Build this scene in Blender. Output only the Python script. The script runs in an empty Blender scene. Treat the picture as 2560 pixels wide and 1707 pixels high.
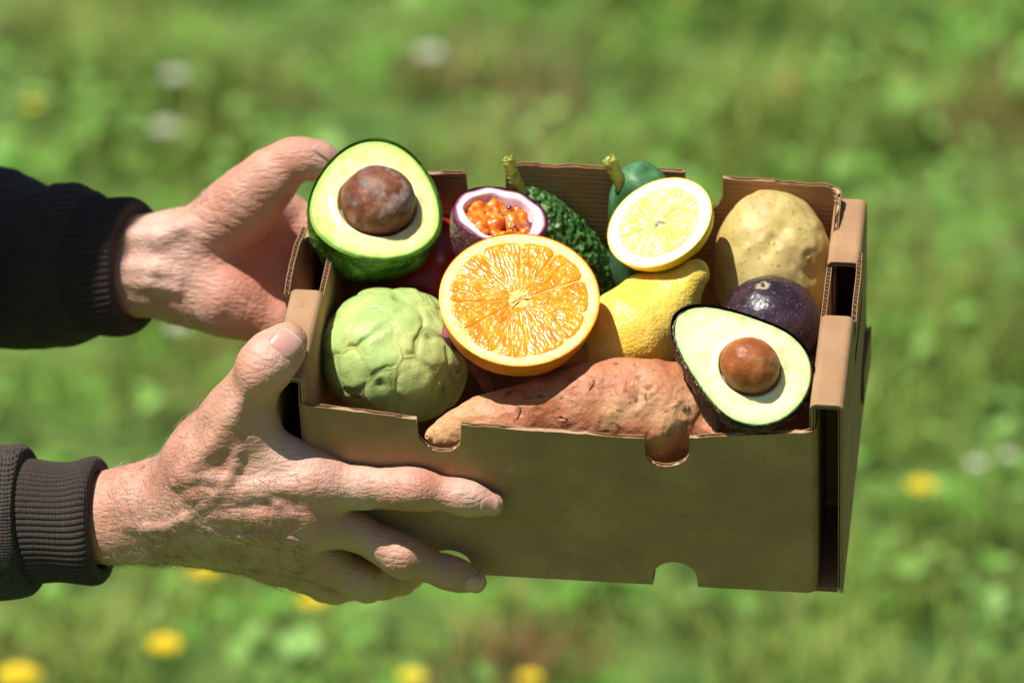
import bpy, math, random
import numpy as np
from math import radians, sin, cos, pi, sqrt

random.seed(7)
RNG = np.random.default_rng(11)
scene = bpy.context.scene
COL = scene.collection

# ------------------------------------------------------------------ camera
DIST, FOCAL, PITCH = 2.8, 196.0, radians(24)
FPX = FOCAL / 36 * 2560
CAM = np.array([0, -DIST * cos(PITCH), 1.0 + DIST * sin(PITCH)])
FW = np.array([0, cos(PITCH), -sin(PITCH)])
RT = np.array([1.0, 0, 0])
UP = np.cross(RT, FW)
cam_d = bpy.data.cameras.new('camera')
cam = bpy.data.objects.new('camera', cam_d)
COL.objects.link(cam)
cam.location = CAM
cam.rotation_euler = (pi / 2 - PITCH, 0, 0)
cam_d.lens = FOCAL
cam_d.sensor_width = 36
cam_d.clip_start = 0.05
cam_d.clip_end = 3000
cam_d.dof.use_dof = True
cam_d.dof.focus_distance = 2.785
cam_d.dof.aperture_fstop = 6.6
scene.camera = cam

# ------------------------------------------------------------------ light
SUN = np.array([-0.36, -0.13, 0.92])
SUN = SUN / np.linalg.norm(SUN)
world = bpy.data.worlds.new('World')
scene.world = world
world.use_nodes = True
wn = world.node_tree
bg = wn.nodes['Background']
sky = wn.nodes.new('ShaderNodeTexSky')
sky.sky_type = 'NISHITA'
sky.sun_disc = False
sky.sun_elevation = math.asin(SUN[2])
sky.sun_rotation = math.atan2(SUN[0], SUN[1])
wn.links.new(sky.outputs[0], bg.inputs[0])
bg.inputs[1].default_value = 0.05
sun_d = bpy.data.lights.new('sun', 'SUN')
sun_d.energy = 5.0
sun_d.angle = radians(0.53)
sun_d.color = (1.0, 0.955, 0.89)
sun = bpy.data.objects.new('sun', sun_d)
COL.objects.link(sun)
from mathutils import Vector
sun.rotation_euler = Vector(SUN).to_track_quat('Z', 'Y').to_euler()
sun.location = (-3, -1, 6)
scene.view_settings.view_transform = 'Standard'
scene.view_settings.look = 'None'
scene.view_settings.gamma = 1
scene.view_settings.exposure = 0.36
scene.view_settings.use_curve_mapping = False
scene.render.engine = 'CYCLES'
scene.cycles.use_denoising = True
scene.cycles.max_bounces = 8
scene.cycles.sample_clamp_indirect = 6

# ------------------------------------------------------------------ helpers
def ray(px, py):
    return FW + RT * (px - 1280) / FPX - UP * (py - 853.5) / FPX
def U(px, py, depth):
    return CAM + ray(px, py) * depth
def rotm(rx, ry, rz):
    cx, sx, cy, sy, cz, sz = cos(rx), sin(rx), cos(ry), sin(ry), cos(rz), sin(rz)
    X = np.array([[1, 0, 0], [0, cx, -sx], [0, sx, cx]])
    Y = np.array([[cy, 0, sy], [0, 1, 0], [-sy, 0, cy]])
    Z = np.array([[cz, -sz, 0], [sz, cz, 0], [0, 0, 1]])
    return Z @ Y @ X
BPOS = np.array([-.1152, .004, .8741])
BM = rotm(radians(16.04), radians(-.09), radians(-7.15))
BW, BD, BH, BT = .284, .163, .1236, .0114
def B(p):                                   # box coordinates to world
    return np.asarray(p, float) @ BM.T + BPOS
def Z_at(px, py, z):                        # pixel ray met with a height inside the box
    v = BM.T @ ray(px, py); c = BM.T @ (CAM - BPOS)
    return B(c + v * (z - c[2]) / v[2])
def ground_at(px, py, z=0.0):
    v = ray(px, py)
    return CAM + v * (z - CAM[2]) / v[2]
def camdir(x, y, z):                        # right, up, towards the camera
    v = RT * x + UP * y - FW * z
    return v / np.linalg.norm(v)
def unit(v):
    v = np.asarray(v, float); return v / np.linalg.norm(v)
def unitrows(P): return P / np.maximum(np.linalg.norm(P, axis=1), 1e-9)[:, None]
def smooth(x, a, b):
    t = np.clip((x - a) / (b - a), 0, 1); return t * t * (3 - 2 * t)
def L(r, g, b):                             # sRGB 0-255 to linear
    f = lambda c: (c / 255 / 12.92) if c <= 10 else ((c / 255 + .055) / 1.055) ** 2.4
    return (f(r), f(g), f(b), 1)

def _hash(i, j, k, seed):
    h = (i * 374761393 + j * 668265263 + k * 2147483647 + seed * 974634777) & 0xFFFFFFFF
    h = ((h ^ (h >> 13)) * 1274126177) & 0xFFFFFFFF
    return ((h ^ (h >> 16)) & 0xFFFF) / 65535.0
def vnoise(P, scale, seed=0):
    Q = np.asarray(P) * scale
    F = np.floor(Q); f = Q - F; f = f * f * (3 - 2 * f)
    I = F.astype(np.int64)
    r = 0
    for a in (0, 1):
        for b in (0, 1):
            for c in (0, 1):
                w = (f[:, 0] if a else 1 - f[:, 0]) * (f[:, 1] if b else 1 - f[:, 1]) * (f[:, 2] if c else 1 - f[:, 2])
                r = r + w * _hash(I[:, 0] + a, I[:, 1] + b, I[:, 2] + c, seed)
    return r * 2 - 1
def fbm(P, scale, seed=0, octs=3):
    r = 0; a = 1
    for o in range(octs):
        r = r + a * vnoise(P, scale * 2 ** o, seed + o); a *= .5
    return r

def empty(name, loc, label=None, cat=None, group=None, kind=None):
    o = bpy.data.objects.new(name, None)
    COL.objects.link(o); o.location = loc
    o.empty_display_size = .02
    tag(o, label, cat, group, kind)
    o['_w'] = [float(v) for v in loc]
    return o
def tag(o, label=None, cat=None, group=None, kind=None):
    if label: o['label'] = label
    if cat: o['category'] = cat
    if group: o['group'] = group
    if kind: o['kind'] = kind
    return o
def origin_of(o):
    return np.array(o['_w']) if o is not None else np.zeros(3)
def mk(name, V, F, mat, parent=None, smooth_=True, attrs=None, origin=None, kind=None, label=None):
    """V world coordinates; F list or array of faces; object origin at its parent's."""
    V = np.asarray(V, float)
    if parent is not None: org = origin_of(parent)
    elif origin is not None: org = np.asarray(origin, float)
    else: org = np.zeros(3)
    me = bpy.data.meshes.new(name)
    W = (V - org).astype(np.float32)
    me.vertices.add(len(W)); me.vertices.foreach_set('co', W.ravel())
    if isinstance(F, np.ndarray):
        n, k = F.shape
        flat = F.ravel(); tot = np.full(n, k); 
    else:
        tot = np.array([len(f) for f in F]); flat = np.concatenate([np.asarray(f) for f in F]) ; n = len(F)
    st = np.concatenate([[0], np.cumsum(tot)[:-1]])
    me.loops.add(len(flat)); me.loops.foreach_set('vertex_index', flat.astype(np.int32))
    me.polygons.add(n)
    me.polygons.foreach_set('loop_start', st.astype(np.int32))
    me.polygons.foreach_set('loop_total', tot.astype(np.int32))
    me.update(calc_edges=True)
    me.validate()
    me.polygons.foreach_set('use_smooth', np.full(len(me.polygons), bool(smooth_)))
    if attrs:
        for an, av in attrs.items():
            av = np.asarray(av, np.float32)
            if av.ndim == 1:
                a = me.attributes.new(an, 'FLOAT', 'POINT'); a.data.foreach_set('value', av)
            elif av.shape[1] == 3:
                a = me.attributes.new(an, 'FLOAT_VECTOR', 'POINT'); a.data.foreach_set('vector', av.ravel())
            else:
                a = me.attributes.new(an, 'FLOAT_COLOR', 'POINT'); a.data.foreach_set('color', av.ravel())
    me.materials.append(mat)
    o = bpy.data.objects.new(name, me); COL.objects.link(o)
    if parent is not None:
        o.parent = parent
        o['_w'] = [float(v) for v in org]
    else:
        o.location = org; o['_w'] = [float(v) for v in org]
    if kind: o['kind'] = kind
    if label: o['label'] = label
    return o
def gridF(nu, nv, wrapu=False, wrapv=False, off=0):
    a = np.arange(nu if wrapu else nu - 1); b = np.arange(nv if wrapv else nv - 1)
    A, Bb = np.meshgrid(a, b, indexing='ij'); A = A.ravel(); Bb = Bb.ravel()
    A1 = (A + 1) % nu; B1 = (Bb + 1) % nv
    return np.stack([A * nv + Bb, A1 * nv + Bb, A1 * nv + B1, A * nv + B1], 1) + off
class Acc:
    def __init__(s): s.V = []; s.F = []; s.n = 0; s.A = []
    def add(s, V, F, a=None):
        V = np.asarray(V, float); s.V.append(V)
        for f in (F.tolist() if isinstance(F, np.ndarray) else F): s.F.append([i + s.n for i in f])
        s.n += len(V)
        if a is not None: s.A.append(a)
    def mk(s, name, mat, parent=None, **k):
        return mk(name, np.concatenate(s.V), s.F, mat, parent, **k)

# ------------------------------------------------------------------ materials
def mat(name, cols, nscale=20, ndet=4, rough=.5, bumps=(), sss=0, sssr=(1, .4, .2), sscale=.004,
        attrs=(), coat=0, spec=.5, ramp=(.35, .65), spots=(), sheen=0, distort=0.0, rvar=0):
    m = bpy.data.materials.new(name); m.use_nodes = True
    nt = m.node_tree; N = nt.nodes; K = nt.links
    bs = N['Principled BSDF']
    tc = N.new('ShaderNodeTexCoord'); co = tc.outputs['Object']
    def noise(sc, det=4, dis=0.0):
        n = N.new('ShaderNodeTexNoise'); n.inputs['Scale'].default_value = sc; n.inputs['Detail'].default_value = det
        n.inputs['Distortion'].default_value = dis; K.new(co, n.inputs['Vector']); return n.outputs['Fac']
    if len(cols) == 1:
        cur = N.new('ShaderNodeRGB'); cur.outputs[0].default_value = cols[0]; cur = cur.outputs[0]
    else:
        r = N.new('ShaderNodeValToRGB'); K.new(noise(nscale, ndet, distort), r.inputs[0])
        e = r.color_ramp.elements
        e[0].position = ramp[0]; e[0].color = cols[0]; e[1].position = ramp[1]; e[1].color = cols[-1]
        for i, c in enumerate(cols[1:-1]):
            x = e.new(ramp[0] + (ramp[1] - ramp[0]) * (i + 1) / (len(cols) - 1)); x.color = c
        cur = r.outputs[0]
    for (sc, lo, hi, colr, *amt) in spots:        # noise-thresholded marks
        mr = N.new('ShaderNodeMapRange'); mr.inputs[1].default_value = lo; mr.inputs[2].default_value = hi
        mr.inputs[4].default_value = amt[0] if amt else 1
        K.new(noise(sc, 3), mr.inputs[0])
        mx = N.new('ShaderNodeMix'); mx.data_type = 'RGBA'
        K.new(mr.outputs[0], mx.inputs['Factor']); K.new(cur, mx.inputs['A']); mx.inputs['B'].default_value = colr
        cur = mx.outputs['Result']
    for (an, colr) in attrs:
        at = N.new('ShaderNodeAttribute'); at.attribute_name = an
        mx = N.new('ShaderNodeMix'); mx.data_type = 'RGBA'
        K.new(at.outputs['Fac'], mx.inputs['Factor']); K.new(cur, mx.inputs['A']); mx.inputs['B'].default_value = colr
        cur = mx.outputs['Result']
    K.new(cur, bs.inputs['Base Color'])
    bs.inputs['Roughness'].default_value = rough
    bs.inputs['Specular IOR Level'].default_value = spec
    if rvar:
        mr = N.new('ShaderNodeMapRange'); mr.inputs[3].default_value = rough - rvar; mr.inputs[4].default_value = rough + rvar
        mr.inputs[1].default_value = .3; mr.inputs[2].default_value = .7
        K.new(noise(nscale * 3, 3), mr.inputs[0]); K.new(mr.outputs[0], bs.inputs['Roughness'])
    if coat:
        bs.inputs['Coat Weight'].default_value = coat; bs.inputs['Coat Roughness'].default_value = .12
    if sheen:
        bs.inputs['Sheen Weight'].default_value = sheen
    if sss:
        bs.inputs['Subsurface Weight'].default_value = sss
        bs.inputs['Subsurface Radius'].default_value = sssr
        bs.inputs['Subsurface Scale'].default_value = sscale
    prev = None
    for bdef in bumps:
        kind, sc, dist = bdef[:3]
        b = N.new('ShaderNodeBump'); b.inputs['Distance'].default_value = dist
        b.inputs['Strength'].default_value = 1
        if kind == 'noise': h = noise(sc, 5)
        elif kind == 'stretch':
            mp_ = N.new('ShaderNodeMapping'); mp_.inputs['Rotation'].default_value = (.3, .2, .5); mp_.inputs['Scale'].default_value = (.28, 1, 1)
            K.new(co, mp_.inputs['Vector'])
            v = N.new('ShaderNodeTexVoronoi'); v.feature = 'DISTANCE_TO_EDGE'; v.inputs['Scale'].default_value = sc
            K.new(mp_.outputs[0], v.inputs['Vector']); h = v.outputs['Distance']
        elif kind == 'voro':
            v = N.new('ShaderNodeTexVoronoi'); v.inputs['Scale'].default_value = sc
            K.new(co, v.inputs['Vector']); h = v.outputs['Distance']
        elif kind == 'wave':
            v = N.new('ShaderNodeTexWave'); v.inputs['Scale'].default_value = sc
            v.bands_direction = bdef[3]; v.inputs['Distortion'].default_value = bdef[4] if len(bdef) > 4 else 0
            K.new(co, v.inputs['Vector']); h = v.outputs['Fac']
        elif kind == 'uvvoro':
            at = N.new('ShaderNodeAttribute'); at.attribute_name = bdef[3]
            v = N.new('ShaderNodeTexVoronoi'); v.inputs['Scale'].default_value = sc
            K.new(at.outputs['Vector'], v.inputs['Vector']); h = v.outputs['Distance']
        elif kind == 'uvnoise':
            at = N.new('ShaderNodeAttribute'); at.attribute_name = bdef[3]
            v = N.new('ShaderNodeTexNoise'); v.inputs['Scale'].default_value = sc
            K.new(at.outputs['Vector'], v.inputs['Vector']); h = v.outputs['Fac']
        elif kind == 'uvwave':
            at = N.new('ShaderNodeAttribute'); at.attribute_name = bdef[3]
            v = N.new('ShaderNodeTexWave'); v.inputs['Scale'].default_value = sc
            v.bands_direction = bdef[4]; v.inputs['Distortion'].default_value = .6
            K.new(at.outputs['Vector'], v.inputs['Vector']); h = v.outputs['Fac']
        K.new(h, b.inputs['Height'])
        if prev is not None: K.new(prev, b.inputs['Normal'])
        prev = b.outputs['Normal']
    if prev is not None: K.new(prev, bs.inputs['Normal'])
    return m

CARD = mat('cardboard', [L(158, 122, 88), L(176, 140, 104)], nscale=35, rough=.8, spec=.25,
           spots=((900, .64, .72, L(104, 74, 48), .6), (420, .64, .72, L(122, 90, 60), .5), (300, .32, .24, L(196, 162, 126), .6), (14, .5, .75, L(148, 114, 82), .5)),
           bumps=(('noise', 1200, .00010), ('noise', 60, .0006), ), rvar=.08)
CARD_IN = mat('cardboard_inner', [L(172, 130, 94), L(186, 146, 108)], nscale=35, rough=.8, spec=.25,
              bumps=(('noise', 1200, .00008),))
FLUTE = mat('corrugation_paper', [L(190, 155, 118), L(205, 172, 138)], nscale=300, rough=.9, spec=.2, bumps=(('noise', 2500, .0002),))
SKIN = mat('skin', [L(182, 130, 104), L(197, 149, 124), L(210, 166, 144)], nscale=45, ndet=6, rough=.5, spec=.4, sss=.14, sscale=.003,
           ramp=(.3, .7), attrs=(('red', L(204, 122, 106)), ('vein', L(160, 126, 122)), ('pale', L(228, 196, 180))),
           bumps=(('noise', 620, .0003), ('voro', 1000, .00018), ('stretch', 330, .0006)))
NAIL = mat('fingernail', [L(204, 146, 132), L(216, 162, 146)], nscale=60, rough=.25, sss=.2, coat=.3,
           attrs=(('edge', L(240, 222, 205)),), bumps=(('noise', 300, .0001),))

# ------------------------------------------------------------------ ground and meadow
def build_ground():
    n = 160
    t = np.linspace(-1, 1, n)
    g = np.sign(t) * (np.abs(t) ** 3.2) * 900 + t * 3
    X, Y = np.meshgrid(g, g + 2.4, indexing='ij')
    P = np.stack([X.ravel(), Y.ravel(), np.zeros(X.size)], 1)
    P[:, 2] = fbm(P, 1.7, 3) * .018
    m = bpy.data.materials.new('meadow_soil'); m.use_nodes = True
    nt = m.node_tree; N = nt.nodes; K = nt.links
    tc = N.new('ShaderNodeTexCoord'); no = N.new('ShaderNodeTexNoise'); no.inputs['Scale'].default_value = 9; no.inputs['Detail'].default_value = 8
    K.new(tc.outputs['Object'], no.inputs['Vector'])
    r = N.new('ShaderNodeValToRGB'); K.new(no.outputs['Fac'], r.inputs[0])
    e = r.color_ramp.elements; e[0].position = .35; e[0].color = L(56, 92, 28); e[1].position = .65; e[1].color = L(90, 142, 44)
    x = e.new(.5); x.color = L(88, 110, 44)
    K.new(r.outputs[0], N['Principled BSDF'].inputs['Base Color'])
    N['Principled BSDF'].inputs['Roughness'].default_value = .95
    b = N.new('ShaderNodeBump'); b.inputs['Distance'].default_value = .02; K.new(no.outputs['Fac'], b.inputs['Height']); K.new(b.outputs[0], N['Principled BSDF'].inputs['Normal'])
    o = mk('ground', P, gridF(n, n), m); o['kind'] = 'structure'; o['label'] = 'meadow ground under the grass'
build_ground()

def leaf_material(name, trans=.35, rough=.45):
    m = bpy.data.materials.new(name); m.use_nodes = True
    nt = m.node_tree; N = nt.nodes; K = nt.links
    at = N.new('ShaderNodeAttribute'); at.attribute_name = 'col'
    bs = N['Principled BSDF']; bs.inputs['Roughness'].default_value = rough
    bs.inputs['Specular IOR Level'].default_value = .2
    tr = N.new('ShaderNodeBsdfTranslucent'); mx = N.new('ShaderNodeMixShader'); mx.inputs[0].default_value = trans
    tc = N.new('ShaderNodeTexCoord'); no = N.new('ShaderNodeTexNoise'); no.inputs['Scale'].default_value = 60
    K.new(tc.outputs['Object'], no.inputs['Vector'])
    mm = N.new('ShaderNodeMix'); mm.data_type = 'RGBA'; mm.blend_type = 'MULTIPLY'; mm.inputs['Factor'].default_value = .35
    K.new(at.outputs['Color'], mm.inputs['A']); K.new(no.outputs['Fac'], mm.inputs['B'])
    K.new(mm.outputs['Result'], bs.inputs['Base Color']); K.new(mm.outputs['Result'], tr.inputs['Color'])
    K.new(bs.outputs[0], mx.inputs[1]); K.new(tr.outputs[0], mx.inputs[2])
    K.new(mx.outputs[0], N['Material Output'].inputs['Surface'])
    return m
LEAFM = leaf_material('meadow_leaf')

def build_grass():
    n = 150000
    x = RNG.uniform(-1.5, 1.5, n); y = RNG.uniform(.5, 4.8, n)
    P0 = np.stack([x, y, np.zeros(n)], 1)
    clump = fbm(P0, 9, 21); dry = fbm(P0, 4.5, 31); tone = fbm(P0, 15, 41)
    keep = RNG.random(n) < np.clip(.55 + .9 * clump, .05, 1)
    P0 = P0[keep]; clump = clump[keep]; dry = dry[keep]; tone = tone[keep]; n = len(P0)
    P0[:, 2] = fbm(P0 * [1, 1, 0], 1.7, 3) * .018
    h = RNG.uniform(.02, .07, n) * (1 + .7 * clump); w = RNG.uniform(.0018, .0042, n)
    a = RNG.uniform(0, 2 * pi, n); lean = RNG.uniform(.25, 1.1, n)
    d = np.stack([np.cos(a), np.sin(a), np.zeros(n)], 1); s = np.stack([-np.sin(a), np.cos(a), np.zeros(n)], 1)
    up = np.array([0, 0, 1.0])
    rows = []
    for f, wf in ((0, .8), (.4, 1), (.75, .7)):
        c = P0 + up * (h * f * (1 - .25 * lean * f))[:, None] + d * (h * lean * f * f)[:, None]
        rows += [c - s * (w * wf / 2)[:, None], c + s * (w * wf / 2)[:, None]]
    tip = P0 + up * (h * (1 - .3 * lean))[:, None] + d * (h * lean)[:, None]
    V = np.stack(rows + [tip], 1).reshape(-1, 3)
    i = np.arange(n)[:, None] * 7
    Q = np.concatenate([i + np.array([0, 1, 3, 2]), i + np.array([2, 3, 5, 4])])
    T = i + np.array([4, 5, 6])
    g1 = np.array(L(134, 173, 58)); g2 = np.array(L(194, 221, 116)); g3 = np.array(L(64, 106, 30)); dr = np.array(L(196, 176, 120)); rb = np.array(L(120, 82, 58))
    t = np.clip(.5 + tone * 1.3 + RNG.normal(0, .25, n), 0, 1)[:, None]
    c = g3 * (1 - t) + g2 * t; c = c * .7 + g1 * .3
    dd = np.clip((dry - .55) * 3 + RNG.normal(0, .35, n), 0, 1)[:, None] * .7
    g1b = c.copy(); bmask = np.zeros((n, 1))
    for (bx, by, br) in ((1500, 1575, .085), (1180, 1650, .07), (1385, 1655, .06), (1330, 1560, .03), (120, 1640, .03), (640, 900, .04), (2500, 300, .08)):
        g0 = ground_at(bx, by, .03)
        brn = np.clip(1.5 * np.exp(-((P0[:, :2] - g0[:2]) ** 2).sum(1) / br ** 2) + RNG.normal(0, .25, n) - .2, 0, 1)[:, None]
        g1b = g1b * (1 - brn) + np.array(L(158, 118, 80)) * brn; bmask = np.maximum(bmask, brn)
        dd = np.maximum(dd, 0 * (np.clip(1.6 * np.exp(-((P0[:, :2] - g0[:2]) ** 2).sum(1) / br ** 2) + RNG.normal(0, .3, n) - .3, 0, 1) * .95)[:, None])
    isb = (RNG.random(n) < .4)[:, None]
    c = c * (1 - dd) + np.where(isb, rb, dr) * dd
    c = c * (1 - bmask) + np.array(L(166, 124, 84)) * bmask
    A = np.repeat(c, 7, 0)
    me_faces = np.concatenate([Q.ravel(), T.ravel()])
    tot = np.concatenate([np.full(len(Q), 4), np.full(len(T), 3)])
    me = bpy.data.meshes.new('grass')
    me.vertices.add(len(V)); me.vertices.foreach_set('co', V.astype(np.float32).ravel())
    me.loops.add(len(me_faces)); me.loops.foreach_set('vertex_index', me_faces.astype(np.int32))
    me.polygons.add(len(tot)); me.polygons.foreach_set('loop_start', np.concatenate([[0], np.cumsum(tot)[:-1]]).astype(np.int32))
    me.polygons.foreach_set('loop_total', tot.astype(np.int32))
    me.update(calc_edges=True)
    at = me.attributes.new('col', 'FLOAT_COLOR', 'POINT'); at.data.foreach_set('color', A.astype(np.float32).ravel())
    me.materials.append(LEAFM)
    o = bpy.data.objects.new('grass', me); COL.objects.link(o)
    tag(o, 'sunlit green meadow grass with a few dry blades', 'grass', kind='stuff')
build_grass()

def build_broadleaves():
    n = 14000
    x = RNG.uniform(-1.5, 1.5, n); y = RNG.uniform(.5, 4.8, n)
    P0 = np.stack([x, y, np.zeros(n)], 1)
    cl = fbm(P0, 9, 77)
    keep = cl + RNG.normal(0, .25, n) > .05
    for (bx, by, br) in ((1500, 1575, .085), (1180, 1650, .07), (1385, 1655, .06), (120, 1640, .03), (2500, 300, .08)):
        keep &= ((P0[:, :2] - ground_at(bx, by, .03)[:2]) ** 2).sum(1) > (br * .9) ** 2
    P0 = P0[keep]; n = len(P0); cl = cl[keep]
    P0[:, 2] = RNG.uniform(.02, .06, n)
    r = RNG.uniform(.006, .016, n); a = RNG.uniform(0, 2 * pi, n); tl = RNG.uniform(.1, .8, n)
    d = np.stack([np.cos(a) * np.cos(tl), np.sin(a) * np.cos(tl), np.sin(tl)], 1)
    s = np.stack([-np.sin(a), np.cos(a), np.zeros(n)], 1)
    nn = np.cross(d, s)
    ring = [(0, 0, 0), (.5, .42, .08), (1.1, .5, .1), (1.7, .3, 0), (2.1, 0, -.12), (1.7, -.3, 0), (1.1, -.5, .1), (.5, -.42, .08), (1.1, 0, -.03)]
    V = np.stack([P0 + d * (r * u)[:, None] + s * (r * v * 1.5)[:, None] + nn * (r * w)[:, None] for u, v, w in ring], 1).reshape(-1, 3)
    i = np.arange(n)[:, None] * 9
    F = np.concatenate([i + np.array([8, k, (k + 1) % 8]) for k in range(8)])
    tone = np.clip(RNG.random(n) * .8 + cl * .4, 0, 1)[:, None]
    c = np.array(L(98, 156, 44)) * (1 - tone) + np.array(L(176, 222, 120)) * tone
    o = mk('clover_leaves', V, F, LEAFM, attrs={'col': np.repeat(c, 9, 0)}, smooth_=True)
    tag(o, 'broad green weed and clover leaves among the grass', 'leaves', kind='stuff')
build_broadleaves()

PET_Y = mat('yellow_petal', [L(250, 226, 30), L(244, 208, 20)], nscale=200, rough=.6)
PET_W = mat('white_petal', [L(214, 220, 212), L(200, 208, 198)], nscale=200, rough=.6)
PET_O = mat('dry_petal', [L(190, 150, 60), L(170, 120, 50)], nscale=200, rough=.7)
STEM = mat('flower_stem', [L(100, 140, 60), L(120, 155, 70)], nscale=80, rough=.6)
FCENT = mat('flower_centre', [L(225, 170, 20), L(200, 140, 10)], nscale=800, rough=.8)
def flower(px, py, rad, pet, label, cat, nrow, npet, name, grp=None, h=.075):
    rad = rad * (.88 if pet is PET_Y else .8)
    top = ground_at(px, py, h)
    base = np.array([top[0] + .004, top[1] + .006, 0])
    root = empty(name, base, label, cat, grp)
    a = Acc()
    for row in range(nrow):
        k = npet - row * 4; R = rad * (1 - .28 * row)
        for i in range(k):
            th = 2 * pi * (i + .5 * (row % 2)) / k + random.uniform(-.06, .06)
            d = np.array([cos(th), sin(th), 0]); s = np.array([-sin(th), cos(th), 0]); wv = 2.2 * R / k * 1.15
            rise = .12 + .25 * row
            pts = [top + d * R * .15 + s * wv * .2, top + d * R * .15 - s * wv * .2,
                   top + d * R * .65 - s * wv * .6 + np.array([0, 0, R * rise]), top + d * R * .65 + s * wv * .6 + np.array([0, 0, R * rise]),
                   top + d * R * .97 - s * wv * .35 + np.array([0, 0, R * rise * .9]), top + d * R * .97 + s * wv * .35 + np.array([0, 0, R * rise * .9])]
            a.add(np.array(pts), [[0, 1, 2, 3], [3, 2, 4, 5]])
    # petals are one ruff: a blurred head of a few pixels
    a.mk('petals', pet, root)
    th = np.linspace(0, 2 * pi, 13)[:-1]
    V = [top + np.array([0, 0, rad * .32])]
    for rr, zz in ((.18, .26), (.28, .12)):
        V += [top + np.array([cos(t) * rad * rr, sin(t) * rad * rr, rad * zz]) for t in th]
    F = [[0, 1 + i, 1 + (i + 1) % 12] for i in range(12)] + [[1 + i, 13 + i, 13 + (i + 1) % 12, 1 + (i + 1) % 12] for i in range(12)]
    mk('flower_centre', np.array(V), F, FCENT, root)
    zs = np.linspace(0, 1, 6); r0 = .0011
    V = np.concatenate([[base * (1 - z) + top * z + np.array([cos(t) * r0, sin(t) * r0, 0]) for t in np.linspace(0, 2 * pi, 7)[:-1]] for z in zs])
    mk('stem', V, gridF(6, 6, wrapv=True), STEM, root)
YG = 'yellow dandelions scattered in the meadow'; WG = 'white daisies scattered in the meadow'
for px, py, r, lb in ((512, 1425, .0165, 'yellow dandelion just under the near wrist, partly hidden by it'),
                      (785, 1500, .016, 'yellow dandelion just under the curled ring and little fingers'),
                      (412, 1612, .0175, 'fully visible yellow dandelion below the near wrist'),
                      (45, 1690, .021, 'yellow dandelion cut by the bottom left corner of the frame'),
                      (1030, 1692, .014, 'yellow dandelion at the bottom edge left of the middle'),
                      (1325, 1694, .012, 'small yellow dandelion at the bottom edge near the middle'),
                      (2303, 1215, .015, 'lone yellow dandelion to the right of the box'),
                      (80, 262, .010, 'small faint yellow flower near the upper left edge of the meadow')):
    flower(px, py, r, PET_Y, lb, 'dandelion', 3, 22, 'dandelion', YG)
for px, py, r, lb in ((1075, 135, .019, 'pale daisy far back at the top of the meadow'),
                      (435, 190, .017, 'upper one of two pale daisies above the far sleeve'),
                      (410, 320, .017, 'lower one of two pale daisies above the far sleeve'),
                      (445, 815, .014, 'pale daisy showing just below the far wrist'),
                      (2440, 1160, .011, 'left one of two white daisies at the right edge'),
                      (2522, 1138, .010, 'right one of two white daisies at the right edge')):
    flower(px, py, r, PET_W, lb, 'daisy', 2, 20, 'daisy', WG)
flower(1970, 212, .013, PET_O, 'faded orange brown flower head far back on the right', 'wildflower', 2, 18, 'wildflower')

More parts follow.
